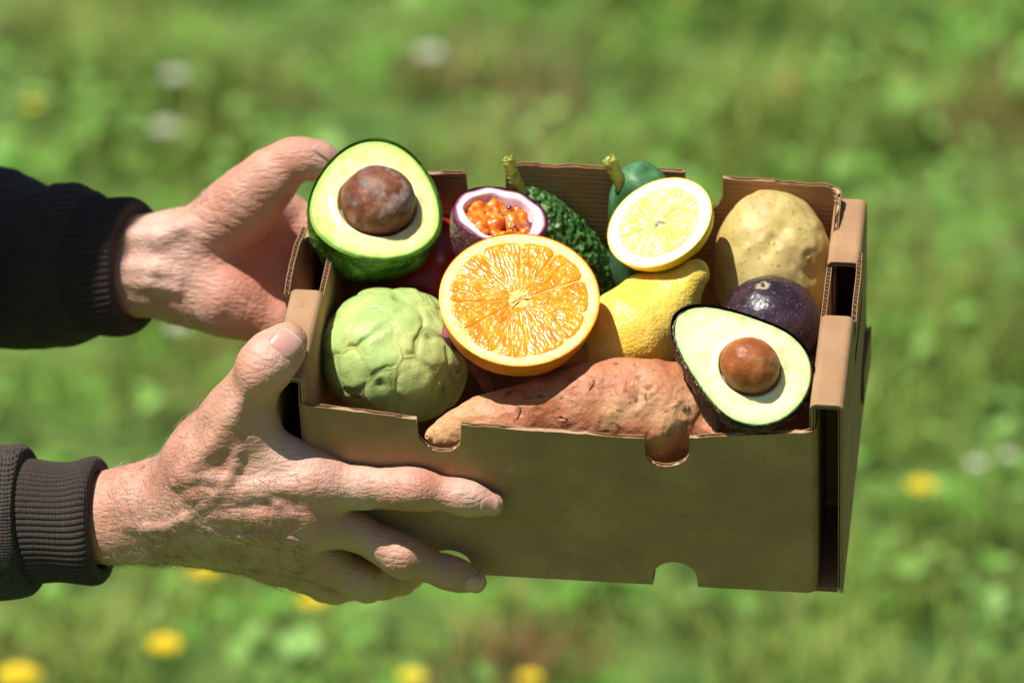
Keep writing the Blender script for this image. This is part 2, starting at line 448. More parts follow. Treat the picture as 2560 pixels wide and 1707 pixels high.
# ------------------------------------------------------------------ the cardboard box
BOX = empty('cardboard_box', B((BW / 2, BD / 2, 0)), 'open brown cardboard box full of fruit held in two hands', 'box')
TK = .0026
def panel(name, us, lo, hi, mp, wave='v', mask=None, vs=None, parent=None, matl=None, nv=30, lam=.0030, us_flute=None):
    """corrugated board: two liners and a fluted sheet between; mp(u, v, w) -> box coordinates"""
    A = Acc(); g = .00035; half = TK / 2
    def rows(us, nvv):
        us = np.asarray(us, float)
        if vs is not None and nvv is None: Vv = np.repeat(np.asarray(vs, float)[None, :], len(us), 0)
        else:
            l = np.array([lo(u) for u in us]); h = np.array([hi(u) for u in us]); s = np.linspace(0, 1, nvv)
            Vv = l[:, None] + (h - l)[:, None] * s[None, :]
        return np.repeat(us[:, None], Vv.shape[1], 1), Vv
    def keepmask(Uu, Vv):
        k = np.ones((Uu.shape[0] - 1, Uu.shape[1] - 1), bool)
        if mask is not None: k &= mask((Uu[:-1, :-1] + Uu[1:, 1:]) / 2, (Vv[:-1, :-1] + Vv[1:, 1:]) / 2)
        return k
    for (w0, w1) in ((-half, -half + g), (half - g, half)):
        Uu, Vv = rows(us, None if vs is not None else nv)
        keep = keepmask(Uu, Vv); nu, nn = Uu.shape; n = nu * nn
        V = np.concatenate([mp(Uu.ravel(), Vv.ravel(), np.full(n, w)) for w in (w0, w1)])
        ii, jj = np.nonzero(keep); a = ii * nn + jj; b = a + nn; c = b + 1; d = a + 1
        F = np.stack([a, d, c, b], 1).tolist() + (np.stack([a, b, c, d], 1) + n).tolist()
        kp = np.zeros((nu + 1, nn + 1), bool); kp[1:-1, 1:-1] = keep
        def edge(sel, p, q):
            F.extend(np.stack([p[sel], q[sel], q[sel] + n, p[sel] + n], 1).tolist())
        edge(~kp[ii, jj + 1], d, a); edge(~kp[ii + 2, jj + 1], b, c); edge(~kp[ii + 1, jj], a, b); edge(~kp[ii + 1, jj + 2], c, d)
        A.add(B(V), F)
    o = A.mk(name, matl or CARD, parent if parent is not None else BOX, smooth_=False)
    # the fluted paper between the liners, seen at the cut edges
    amp = half - g - .0001
    if wave == 'v':
        if vs is not None: ln = vs[-1] - vs[0]
        else: ln = max(hi(u) - lo(u) for u in us)
        nf = int(ln / (lam / 6)) + 2
        save = vs
        if vs is not None:
            fine = np.linspace(vs[0], vs[-1], nf); Uu = np.repeat(np.asarray(us)[:, None], nf, 1); Vv = np.repeat(fine[None, :], len(us), 0)
        else: Uu, Vv = rows(us, nf)
        W = amp * np.sin(2 * pi * Vv / lam)
    else:
        uf = us_flute if us_flute is not None else np.linspace(us[0], us[-1], int((us[-1] - us[0]) / (lam / 6)) + 2)
        Uu, Vv = rows(uf, None if vs is not None else nv)
        W = amp * np.sin(2 * pi * Uu / lam)
    keep = keepmask(Uu, Vv); nu, nn = Uu.shape
    ii, jj = np.nonzero(keep); a = ii * nn + jj
    V = mp(Uu.ravel(), Vv.ravel(), W.ravel())
    fl = mk('fluting', B(V), np.stack([a, a + nn, a + nn + 1, a + 1], 1), FLUTE, o, smooth_=True)
    return o

def dense(lo, hi, spots_, step=.004, fine=.00045, pad=.0015):
    v = list(np.arange(lo, hi, step)) + [hi]
    for a, b in spots_: v += list(np.arange(a - pad, b + pad, fine))
    v = np.unique(np.round(v, 6)); return v[(v >= lo) & (v <= hi)]
def notchfn(u, a, b, straight, sq=2.0):
    c = (a + b) / 2; r = (b - a) / 2
    if not (a < u < b): return 0
    return straight + r * (max(0, 1 - abs((u - c) / r) ** sq)) ** .5 * .95
def jag(u, s, amp=.00035):
    return amp * float(vnoise(np.array([[u, s, 0.3]]), 420, 5)[0]) + amp * 1.2 * float(vnoise(np.array([[u, s, 0.3]]), 90, 6)[0])

FX0, FX1 = .0132, .2708
RET = .052                               # length of the flaps folded back into the hollow side walls
def wallmap(yface, sgn, lean):
    """u runs along the wall and round both corners into the hollow side walls; sgn=+1 flaps run to +y"""
    R = .0045
    arc = R * pi / 2
    def mp(u, v, w):
        u = np.asarray(u, float); x = np.empty_like(u); y = np.empty_like(u); nx = np.zeros_like(u); ny = np.zeros_like(u)
        mid = (u >= FX0 + R) & (u <= FX1 - R)
        x[mid] = u[mid]; y[mid] = 0; ny[mid] = -1
        r = u > FX1 - R; d = u[r] - (FX1 - R); t = np.minimum(d / R, pi / 2); e = np.maximum(d - arc, 0)
        x[r] = FX1 - R + R * np.sin(t); y[r] = R * (1 - np.cos(t)) + e; nx[r] = np.sin(t); ny[r] = -np.cos(t)
        l = u < FX0 + R; d = (FX0 + R) - u[l]; t = np.minimum(d / R, pi / 2); e = np.maximum(d - arc, 0)
        x[l] = FX0 + R - R * np.sin(t); y[l] = R * (1 - np.cos(t)) + e; nx[l] = -np.sin(t); ny[l] = -np.cos(t)
        s = np.clip((u - FX0) / (FX1 - FX0), 0, 1)
        bow = .0022 * np.sin(pi * s) * smooth(v, 0, .1) * np.where(mid, 1, 0)
        y = y - bow
        X = x + nx * w; Y = y + ny * w
        return np.stack([X, yface + sgn * Y - lean * smooth(v, .02, .14) * sgn, v], 1)
    return mp
def f_top(u):
    xs = [FX0 - .050, FX0 - .012, FX0 - .004, .0132, .0435, .0716, .0947, .1858, .2088, .2670, .2708, FX1 + .006, FX1 + .012, FX1 + .05]
    zs = [.116, .1165, .112, .1085, .1068, .1040, .1024, .0998, .1014, .1072, .1078, .112, .1165, .116]
    z = float(np.interp(u, xs, zs))
    z -= notchfn(u, .0722, .0944, .0085) ; z -= notchfn(u, .1862, .2086, .0085)
    return z + jag(u, 1)
def f_bot(u):
    return notchfn(u, .0735, .0958, .0055) + notchfn(u, .1886, .2110, .0055) + .0002
usf = dense(FX0 - RET, FX1 + RET, [(.0722, .0944), (.1862, .2086), (.0735, .0958), (.1886, .211), (FX0 - .006, FX0 + .006), (FX1 - .006, FX1 + .006)])
panel('front_panel', usf, f_bot, f_top, wallmap(0.0, 1, 0), nv=26)
def b_top(u):
    xs = [FX0 - .05, FX0 - .004, .0134, .0762, .0984, .1908, .2109, .2628, .2708, FX1 + .05]
    zs = [.116, .118, .1285, .1300, .1368, .1382, .1352, .1345, .1330, .116]
    z = float(np.interp(u, xs, zs))
    if .0772 < u < .0976: z = .1285
    if .1915 < u < .2105: z = .134
    z -= notchfn(u, .0772, .0980, .010); z -= notchfn(u, .1912, .2106, .010)
    return z + jag(u, 2, .0006)
usb = dense(FX0 - RET, FX1 + RET, [(.0772, .098), (.1912, .2106), (FX0 - .006, FX0 + .006), (FX1 - .006, FX1 + .006)], step=.003)
CARD_RIB = mat('cardboard_ribbed', [L(160, 120, 84), L(174, 134, 98)], nscale=35, rough=.85, spec=.2,
               bumps=(('noise', 1200, .00008), ('wave', 105, .0006, 'Z', 1.2)))
panel('back_panel', usb, lambda u: .0002, b_top, wallmap(BD, -1, -.001), nv=26, matl=CARD_RIB)

def sidemap(xf, sg):
    """profile up the outside, over the ledge, down the inside"""
    R = .0022; LW = .0142
    h = BH - R; arc = R * pi / 2; top = LW - 2 * R
    def mp(u, v, w):
        v = np.asarray(v, float); X = np.zeros_like(v); Z = np.zeros_like(v); nx = np.zeros_like(v); nz = np.zeros_like(v)
        a = v <= h; X[a] = 0; Z[a] = v[a]; nx[a] = -1
        b = (v > h) & (v <= h + arc); t = (v[b] - h) / R; X[b] = R * (1 - np.cos(t)); Z[b] = h + R * np.sin(t); nx[b] = -np.cos(t); nz[b] = np.sin(t)
        c = (v > h + arc) & (v <= h + arc + top); X[c] = R + v[c] - h - arc; Z[c] = BH; nz[c] = 1
        d = (v > h + arc + top) & (v <= h + 2 * arc + top); t = (v[d] - h - arc - top) / R; X[d] = LW - R + R * np.sin(t); Z[d] = BH - R + R * np.cos(t); nx[d] = np.sin(t); nz[d] = np.cos(t)
        e = v > h + 2 * arc + top; X[e] = LW; Z[e] = BH - R - (v[e] - h - 2 * arc - top); nx[e] = 1
        bulge = .0012 * np.sin(pi * np.clip(u / BD, 0, 1)) * np.sin(pi * np.clip(v / BH, 0, 1)) * (v < h)
        X = X + nx * w - bulge; Z = Z + nz * w
        return np.stack([xf + sg * X, u, Z], 1)
    return mp, h, arc, top
for xf, sg in ((.0003, 1), (BW - .0003, -1)):
    mp, h, arc, top = sidemap(xf, sg)
    tot = h * 2 + 2 * arc + top
    S0, S1 = .0690, .1115
    vs = np.concatenate([np.linspace(0, h - .034, 8), np.linspace(h - .030, h, 8), np.linspace(h, h + arc, 5)[1:], np.linspace(h + arc, h + arc + top, 5)[1:],
                         np.linspace(h + arc + top, h + 2 * arc + top, 5)[1:], np.linspace(h + 2 * arc + top, tot - .004, 14)[1:]])
    us = np.unique(np.round(np.concatenate([np.linspace(0, BD, 34), [S0, S1, S1 + .009]]), 6))
    def msk(u, v, h=h, arc=arc, top=top):
        slot = (u > S0) & (u < S1) & (v > h + .0004) & (v < h + 2 * arc + top - .0004)
        tab = (u > S0) & (u < S1 + .009) & (v > h - .032) & (v <= h)
        return ~(slot | tab)
    uf = np.unique(np.round(np.concatenate([np.linspace(0, BD, int(BD / .0005)), [S0, S1, S1 + .009]]), 6))
    sw = panel('side_wall', us, None, None, mp, wave='u', mask=msk, vs=vs, us_flute=uf)
    ou = .0036 if sg == 1 else .0012
    def tabmap(u, v, w, xf=xf, sg=sg, ou=ou):
        k = smooth(v, .090, BH); return np.stack([xf + sg * (-ou * k * (1 - .5 * smooth(u, .10, .121)) + -w * 1.0), u, v], 1)
    panel('stacking_tab', np.linspace(S0, S1 + .009, 20), lambda u: .0885, lambda u: .1243 - .003 * smooth(u, S0 + .012, S0) + jag(u, 3 + sg, .0004), tabmap, wave='u', nv=8, parent=BOX)
def floormap(u, v, w): return np.stack([u, v, .0005 + w], 1)
def fl_lo(u): return .0015 + 2.0 * (notchfn(u, .0735, .0958, .006) + notchfn(u, .1886, .2110, .006))
panel('floor_panel', dense(.002, BW - .002, [(.0735, .0958), (.1886, .211)], step=.01), fl_lo, lambda u: BD - .0015, floormap, nv=10)
for xf, sg in ((.0016, 1), (BW - .0016, -1)):
    for yy in (BD - .0035, .0655):  # added boards closing off the hollow walls; the mid-depth one stops light
        panel('added_hollow_stop', np.linspace(.0012, .0110, 4), lambda u: .002, lambda u: .112, lambda u, v, w, xf=xf, sg=sg, yy=yy: np.stack([xf + sg * u, yy + w, v], 1), nv=6)
# small locking tab on the outside of the right wall
panel('locking_tab', np.linspace(.112, .150, 6), lambda u: .030, lambda u: .052, lambda u, v, w: np.stack([BW + .0022 + .001 * smooth(u, .112, .15) + w, u, v], 1), nv=4)

# ------------------------------------------------------------------ smooth-union modelling for the body
def smin(a, b, k):
    h = np.maximum(k - np.abs(a - b), 0) / k
    return np.minimum(a, b) - h * h * k * .25
class Cap:
    def __init__(s, a, b, ra, rb, sq=None, ax=None, k=.006):
        s.a = np.asarray(a, float); s.b = np.asarray(b, float); s.ra = ra; s.rb = rb; s.sq = sq; s.ax = ax; s.k = k
    def box(s, m):
        r = max(s.ra, s.rb) + m
        return np.minimum(s.a, s.b) - r, np.maximum(s.a, s.b) + r
    def d(s, P):
        ba = s.b - s.a; pa = P - s.a
        h = np.clip((pa @ ba) / max(ba @ ba, 1e-12), 0, 1)
        q = pa - h[..., None] * ba
        r = s.ra + (s.rb - s.ra) * h
        if s.sq is not None:
            c = q @ s.ax; q = q + (c * (1 / s.sq - 1))[..., None] * s.ax
            l = np.sqrt((q * q).sum(-1))
            return (l - r) * (s.sq + (1 - s.sq) * np.clip(1 - np.abs(c / s.sq) / np.maximum(l, 1e-9), 0, 1))
        return np.sqrt((q * q).sum(-1)) - r
class Blend:
    """core primitives blended together, limbs blended onto the core but not with each other, then fine ridges"""
    def __init__(s): s.core = []; s.limbs = []; s.fine = []
    def eval(s, P, fine=True):
        d = np.full(P.shape[:-1], 1.0)
        for c in s.core: d = smin(d, c.d(P), c.k)
        out = d.copy()
        for (k, caps) in s.limbs:
            e = np.full(P.shape[:-1], 1.0)
            for c in caps: e = smin(e, c.d(P), c.k)
            out = np.minimum(out, smin(d, e, k))
        if fine:
            for c in s.fine: out = smin(out, c.d(P), c.k)
        return out
    def mesh(s, vox):
        allc = s.core + [c for _, cs in s.limbs for c in cs]
        lo = np.min([c.box(.004)[0] for c in allc], 0) - vox; hi = np.max([c.box(.004)[1] for c in allc], 0) + vox
        n = np.ceil((hi - lo) / vox).astype(int) + 1
        ax = [lo[i] + vox * np.arange(n[i]) for i in range(3)]
        m = .012 if vox < .003 else .05
        def sub(c, m=m):
            a, b = c.box(m); i0 = np.maximum(((a - lo) / vox).astype(int), 0); i1 = np.minimum(((b - lo) / vox).astype(int) + 2, n)
            return tuple(slice(i0[i], i1[i]) for i in range(3))
        def pts(sl):
            g = np.meshgrid(*[ax[i][sl[i]] for i in range(3)], indexing='ij'); return np.stack(g, -1)
        D = np.full(n, .05, np.float64)
        for c in s.core:
            sl = sub(c); D[sl] = smin(D[sl], c.d(pts(sl)), c.k)
        O = D.copy()
        for (k, caps) in s.limbs:
            bs = [sub(c) for c in caps]
            sl = tuple(slice(min(b[i].start for b in bs), max(b[i].stop for b in bs)) for i in range(3))
            P = pts(sl); e = np.full(P.shape[:-1], .05)
            for c in caps: e = smin(e, c.d(P), c.k)
            O[sl] = np.minimum(O[sl], smin(D[sl], e, k))
        for c in s.fine:
            sl = sub(c); O[sl] = smin(O[sl], c.d(pts(sl)), c.k)
        return surface_nets(O, lo, vox)
def surface_nets(D, lo, vox):
    S = D < 0
    n = np.array(D.shape)
    c = np.zeros(n - 1, int)
    offs = [(i, j, k) for i in (0, 1) for j in (0, 1) for k in (0, 1)]
    for (i, j, k) in offs: c += S[i:n[0] - 1 + i, j:n[1] - 1 + j, k:n[2] - 1 + k]
    act = (c > 0) & (c < 8)
    I = np.argwhere(act); idx = -np.ones(n - 1, int); idx[act] = np.arange(len(I))
    val = {o: D[I[:, 0] + o[0], I[:, 1] + o[1], I[:, 2] + o[2]] for o in offs}
    acc = np.zeros((len(I), 3)); cnt = np.zeros(len(I))
    for o in offs:
        for a in range(3):
            if o[a] == 1: continue
            p = list(o); p[a] = 1; p = tuple(p)
            v0, v1 = val[o], val[p]; m = (v0 < 0) != (v1 < 0)
            t = v0[m] / (v0[m] - v1[m]); q = np.repeat(np.array([o], float), m.sum(), 0); q[:, a] += t
            acc[m] += q; cnt[m] += 1
    V = lo + vox * (I + acc / cnt[:, None])
    F = []
    for a in range(3):
        b, c2 = (a + 1) % 3, (a + 2) % 3
        sl0 = [slice(None)] * 3; sl1 = [slice(None)] * 3; sl0[a] = slice(0, -1); sl1[a] = slice(1, None)
        s0 = S[tuple(sl0)]; s1 = S[tuple(sl1)]
        E = np.argwhere(s0 != s1)
        E = E[(E[:, b] > 0) & (E[:, c2] > 0) & (E[:, b] < n[b] - 1) & (E[:, c2] < n[c2] - 1)]
        flip = s0[E[:, 0], E[:, 1], E[:, 2]]
        def q(db, dc):
            X = E.copy(); X[:, b] -= db; X[:, c2] -= dc; return idx[X[:, 0], X[:, 1], X[:, 2]]
        Q = np.stack([q(1, 1), q(0, 1), q(0, 0), q(1, 0)], 1)
        Q[~flip] = Q[~flip][:, ::-1]
        F.append(Q)
    F = np.concatenate(F); F = F[(F >= 0).all(1)]
    return V, F
def chain(pts, k=.004, sq=None, ax=None):
    return [Cap(p[0], q[0], p[1], q[1], k=k, sq=sq, ax=ax) for p, q in zip(pts[:-1], pts[1:])]
def J(px, py, depth, rpx):
    return (U(px, py, depth), rpx * depth / FPX)

# ------------------------------------------------------------------ fruit builders
def frame(n, roll=0.0, ref=None):
    n = unit(n); r = UP if ref is None else ref
    ey = unit(r - n * (r @ n)); ex = np.cross(ey, n)
    c, s = cos(roll), sin(roll)
    return ex * c + ey * s, -ex * s + ey * c, n
def half_body(root, c, fr, outline, depth, mt, name='skin', nth=160, nph=44, bump=None, power=1.0, inner=0.0, zoff=0.0):
    ex, ey, n = fr
    th = np.linspace(0, 2 * pi, nth, endpoint=False); ph = np.linspace(0, pi / 2 - .001, nph)
    T, Pp = np.meshgrid(th, ph, indexing='ij'); T = T.ravel(); Pp = Pp.ravel()
    R = outline(T)
    rad = R * np.cos(Pp) ** power; z = -depth * np.sin(Pp)
    P = np.outer(rad * np.cos(T), ex) + np.outer(rad * np.sin(T), ey) + np.outer(z, n)
    if bump is not None:
        nr = P / np.linalg.norm(P, axis=1)[:, None]
        P = P + nr * (bump(P + c) * smooth(Pp, 0, .12))[:, None]
    V = P + c; F = gridF(nth, nph, wrapu=True)
    pole = len(V); V = np.vstack([V, c - n * depth])
    last = np.arange(nth) * nph + nph - 1
    Fl = F[:, ::-1].tolist() + [[int(last[i]), int(last[(i + 1) % nth]), pole] for i in range(nth)]
    return mk(name, V, Fl, mt, root)
def face_disc(root, c, fr, outline, mt, name, f0, f1, nr=30, nth=160, h=None, attrs=None, z=0.0):
    """ring between fractions f0..f1 of the outline; h(f, theta) height"""
    ex, ey, n = fr
    th = np.linspace(0, 2 * pi, nth, endpoint=False); f = np.linspace(f1, f0, nr)
    T, Fr = np.meshgrid(th, f, indexing='ij'); T = T.ravel(); Fr = Fr.ravel()
    R = outline(T) * Fr
    hh = (h(Fr, T) if h else 0 * T) + z
    V = np.outer(R * np.cos(T), ex) + np.outer(R * np.sin(T), ey) + np.outer(hh, n) + c
    F = gridF(nth, nr, wrapu=True)
    return mk(name, V, F, mt, root, attrs={k: g(Fr, T, V) for k, g in (attrs or {}).items()})
def ellipsoid(root, c, axes, rads, mt, name, n=48, bump=None, attrs=None, kind=None, label=None, shape=None):
    th = np.linspace(0, 2 * pi, 2 * n, endpoint=False); ph = np.linspace(-pi / 2 + .001, pi / 2 - .001, n)
    T, Pp = np.meshgrid(th, ph, indexing='ij'); T = T.ravel(); Pp = Pp.ravel()
    D = np.stack([np.cos(Pp) * np.cos(T), np.cos(Pp) * np.sin(T), np.sin(Pp)], 1)
    s = np.ones(len(D)) if shape is None else shape(D)
    Lc = D * np.asarray(rads) * s[:, None]
    P = Lc @ np.stack(axes)
    a = None
    if bump is not None:
        bb = bump(D, P + c)
        if isinstance(bb, tuple): bb, a = bb
        P = P + unitrows(P) * bb[:, None]
    F = gridF(2 * n, n, wrapu=True).tolist()
    nn = 2 * n * n
    V = np.vstack([P + c, (P[::n].mean(0) + c), (P[n - 1::n].mean(0) + c)])
    F += [[((i + 1) % (2 * n)) * n, i * n, nn] for i in range(2 * n)] + [[i * n + n - 1, ((i + 1) % (2 * n)) * n + n - 1, nn + 1] for i in range(2 * n)]
    if a is not None: a = {k: np.concatenate([v, [0, 0]]) for k, v in a.items()}
    return mk(name, V, F, mt, root, attrs=a, kind=kind, label=label)
def tube(root, pts, rads, mt, name, nth=48, squash=1.0, ref=None, bump=None, sub=8, cap=True, attrs=None, label=None, kind=None):
    pts = np.asarray(pts, float); rads = np.asarray(rads, float)
    m = len(pts); t = np.linspace(0, m - 1, (m - 1) * sub + 1)
    def cr(a):
        out = []
        for x in t:
            i = min(int(x), m - 2); f = x - i
            p0, p1, p2, p3 = a[max(i - 1, 0)], a[i], a[i + 1], a[min(i + 2, m - 1)]
            out.append(.5 * ((2 * p1) + (-p0 + p2) * f + (2 * p0 - 5 * p1 + 4 * p2 - p3) * f * f + (-p0 + 3 * p1 - 3 * p2 + p3) * f ** 3))
        return np.array(out)
    C = cr(pts); Rr = np.maximum(cr(rads[:, None])[:, 0], 1e-5)
    d = np.gradient(C, axis=0); d = unitrows(d)
    r = UP if ref is None else ref
    e1 = unitrows(r[None, :] - d * (d @ r)[:, None]); e2 = np.cross(d, e1)
    th = np.linspace(0, 2 * pi, nth, endpoint=False)
    V = C[:, None, :] + (e1[:, None, :] * np.cos(th)[None, :, None] + e2[:, None, :] * (squash * np.sin(th))[None, :, None]) * Rr[:, None, None]
    nrm = (V - C[:, None, :]); V = V.reshape(-1, 3); nrm = unitrows(nrm.reshape(-1, 3))
    a = None
    if bump is not None:
        bb = bump(V)
        if isinstance(bb, tuple): bb, a = bb
        V = V + nrm * bb[:, None]
    F = gridF(len(C), nth, wrapv=True).tolist()
    if cap:
        n0 = len(V); V = np.vstack([V, C[0] - d[0] * Rr[0] * .3, C[-1] + d[-1] * Rr[-1] * .3])
        F += [[(i + 1) % nth, i, n0] for i in range(nth)]; b = (len(C) - 1) * nth
        F += [[b + i, b + (i + 1) % nth, n0 + 1] for i in range(nth)]
        if a is not None: a = {k: np.concatenate([v, [0, 0]]) for k, v in a.items()}
    return mk(name, V, F, mt, root, attrs=a, label=label, kind=kind)

# --- citrus halves
RIND_O = mat('orange_rind', [L(246, 138, 12), L(238, 120, 8)], nscale=80, rough=.38, sss=.15, sssr=(1, .5, .1), sscale=.003,
             bumps=(('voro', 900, .0006), ('noise', 300, .0003)))
PITH_O = mat('orange_pith', [L(250, 218, 130), L(250, 230, 166), L(246, 206, 104)], nscale=120, rough=.6, sss=.3, sssr=(1, .8, .4), sscale=.002, bumps=(('noise', 700, .0004),),
             attrs=(('edge', L(253, 184, 44)),))
FLESH_O = mat('orange_flesh', [L(246, 124, 0), L(252, 142, 4), L(255, 160, 16)], nscale=160, rough=.17, spec=.7, sss=.4, sssr=(1, .45, .05), sscale=.004,
              attrs=(('streak', L(255, 190, 70)),), bumps=(('uvvoro', 1, .0003, 'ves'), ('noise', 620, .00042)))
RIND_L = mat('lemon_rind', [L(250, 214, 56), L(246, 204, 40)], nscale=60, rough=.36, sss=.2, sssr=(1, .8, .2), sscale=.003,
             bumps=(('voro', 620, .0003), ('noise', 220, .0003)))
PITH_L = mat('lemon_pith', [L(236, 232, 200), L(230, 226, 186)], nscale=120, rough=.6, sss=.3, sssr=(1, .9, .6), sscale=.002, bumps=(('noise', 700, .0003),),
             attrs=(('edge', L(248, 226, 90)),))
FLESH_L = mat('lemon_flesh', [L(226, 200, 70), L(234, 214, 96), L(240, 224, 130)], nscale=160, rough=.17, spec=.65, sss=.4, sssr=(1, .8, .3), sscale=.004,
              attrs=(('streak', L(244, 232, 160)),), bumps=(('uvvoro', 1, .0003, 'ves'), ('noise', 560, .0005)))
def citrus(root, c, n, outline, depth, nseg, rind, pith, flesh, fr_out=.86, roll=.2, frm_roll=0, gap=.0008, seed=3, power=.8):
    fr = frame(n, frm_roll); ex, ey, nn = fr
    rg = np.random.default_rng(seed)
    half_body(root, c, fr, outline, depth, rind, 'rind', power=power, nth=200, bump=lambda P: fbm(P, 60, 5) * .0006)
    edge = lambda f, T, V: np.clip(smooth(f, .93, .99) * (0.75 + .25 * vnoise(V, 500, 9)) + .6 * smooth(f, fr_out, fr_out - .03), 0, 1)
    face_disc(root, c, fr, outline, pith, 'pith', .0, 1.0, nr=60, nth=200, h=lambda f, T: -.0009 * smooth(f, .985, 1) + -.00035 * smooth(f, fr_out + .02, fr_out - .03), attrs={'edge': edge})
    R0 = float(outline(np.array([0.])).mean())
    angs = np.cumsum(rg.uniform(.85, 1.15, nseg)); angs = angs / angs[-1] * 2 * pi + roll
    for i in range(nseg):
        a0 = angs[i - 1] if i else angs[-1] - 2 * pi; a1 = angs[i]
        na, nr = 40, 46
        s = np.linspace(-1, 1, na); f = np.linspace(0, 1, nr)
        S, Fq = np.meshgrid(s, f, indexing='ij'); S = S.ravel(); Fq = Fq.ravel()
        am = (a0 + a1) / 2; hw = (a1 - a0) / 2
        Rm = outline(np.full_like(S, am) + hw * S)
        rin = .10 + .03 * rg.random()
        rr = Rm * (rin + (fr_out - rin) * Fq)
        # round the outer corners, taper towards the core
        rr = rr - Rm * .05 * (np.abs(S) ** 6) * Fq ** 8 * 2
        lat = S * (hw * rr - gap * (.6 + .5 * vnoise(np.stack([rr * 300, 0 * rr + i, 0 * rr], 1), 1, 4)))
        th = am + lat / np.maximum(rr, 1e-4)
        edge_d = np.minimum(1 - np.abs(S), np.minimum(Fq, 1 - Fq) * 2)
        uv = np.stack([rr / .0042, (th - am) * (rr * .55 + .010) / .00125, np.full_like(rr, i * 7.3)], 1)
        vz = vnoise(np.stack([uv[:, 0], uv[:, 1] * .9, uv[:, 2]], 1), 1.0, 8)
        hgt = -.0004 + .0005 * smooth(edge_d, 0, .10) + .00020 * vz + .00015 * fbm(np.stack([rr, th * .02, 0 * th + i], 1), 200, 12)
        V = np.outer(rr * np.cos(th), ex) + np.outer(rr * np.sin(th), ey) + np.outer(hgt, nn) + c
        st = np.clip(.15 + .9 * vnoise(np.stack([uv[:, 0] * .35, uv[:, 1] * .8, uv[:, 2]], 1), 1, 17), 0, 1) * .38 + .3 * smooth(edge_d, .05, 0)
        mk('segment', V, gridF(na, nr)[:, ::-1], flesh, root, attrs={'ves': uv, 'streak': np.clip(st, 0, 1)})
    # pale fibrous core
    def core_h(f, T): return .0011 * (1 - f) + .0006 * np.sin(T * 7 + 3 * f)
    face_disc(root, c, fr, lambda T: R0 * (.10 + .030 * np.sin(5 * T + 1) + .03 * np.sin(11 * T) + .02 * np.sin(17 * T + 2)), pith, 'core', 0, 1, nr=14, nth=80, h=core_h)

# --- avocado halves
AVO_GRAD = None
def avo_flesh_mat(name, yel, grn, mid):
    m = mat(name, [yel, tuple(.96 * v for v in yel[:3]) + (1,)], nscale=60, rough=.34, spec=.45, sss=.3, sssr=(.9, 1, .4), sscale=.004,
            attrs=(('mid', mid), ('rim', grn), ('stain', L(196, 186, 96))), bumps=(('noise', 160, .0007), ('stretch', 90, .0009), ('noise', 1000, .0001)))
    return m
def avocado_half(root, c, n, outline, depth, skin, flesh, pit, pit_c, pit_r, frm_roll, rimw=.86, skinbump=None, pit_h=.6, power=.75, seed=1, skin_lip=.0):
    fr = frame(n, frm_roll); ex, ey, nn = fr
    half_body(root, c, fr, outline, depth, skin, 'skin', nth=260, nph=70, bump=skinbump, power=power)
    pc = ex * pit_c[0] + ey * pit_c[1]
    def h(f, T):
        R = outline(T) * f
        x = R * np.cos(T) - pit_c[0]; y = R * np.sin(T) - pit_c[1]
        q = np.sqrt((x / pit_r[0]) ** 2 + (y / pit_r[1]) ** 2)
        return -.0045 * smooth(q, 1.10, .92) - .0030 * smooth(f, .93, 1.0) + .00025 * vnoise(np.stack([x, y, 0 * x], 1), 240, seed) + .0008 * smooth(q, 1.35, 1.1)
    def rim(f, T, V): return smooth(f, .80, .99)
    def mid(f, T, V): return smooth(f, .55, .90) * .7
    def stain(f, T, V): return np.maximum(smooth(fbm(V, 140, seed + 5), .5, .9) * .5, smooth(fbm(V * np.array([1, 3, 3]), 60, seed + 8), .2, .9) * .4)
    face_disc(root, c, fr, lambda T: outline(T) * 1.0, flesh, 'flesh', .0, .958 if skin_lip else .992, nr=110, nth=260, h=h, attrs={'rim': rim, 'mid': mid, 'stain': stain}, z=.0003)
    if skin_lip:
        face_disc(root, c, fr, outline, skin, 'skin_rim', .950, 1.008, nr=8, nth=520, h=lambda f, T: .0005 * vnoise(np.stack([T * 20, 0 * T, 0 * T], 1), 1, 3) - .0035 * smooth(f, .98, 1.008) - .0022 * smooth(f, .95, .96) + .0010, z=-.0006)
    ellipsoid(root, c + pc + nn * (pit_h - .5) * pit_r[0], (ex, ey, nn), (pit_r[0], pit_r[1], min(pit_r) * .98), pit, 'pit', n=60,
              bump=lambda D, P: fbm(P, 110, seed + 9) * .0005, shape=lambda D: 1 + .03 * D[:, 1])
def egg(a, b, tip, k=1.0):
    """length a towards +theta=pi/2 (narrow end), half width b"""
    def f(T):
        T = np.asarray(T, float)
        x = np.cos(T); y = np.sin(T)
        w = b * (1 - tip * y)
        L_ = np.where(y > 0, a[0], a[1])
        return 1 / np.sqrt((x / w) ** 2 + (y / L_) ** 2)
    return f
# ------------------------------------------------------------------ the fruit
def Y_at(px, py, y):
    v = BM.T @ ray(px, py); c = BM.T @ (CAM - BPOS)
    return B(c + v * (y - c[1]) / v[1])
FG = 'fruit packed in the cardboard box'

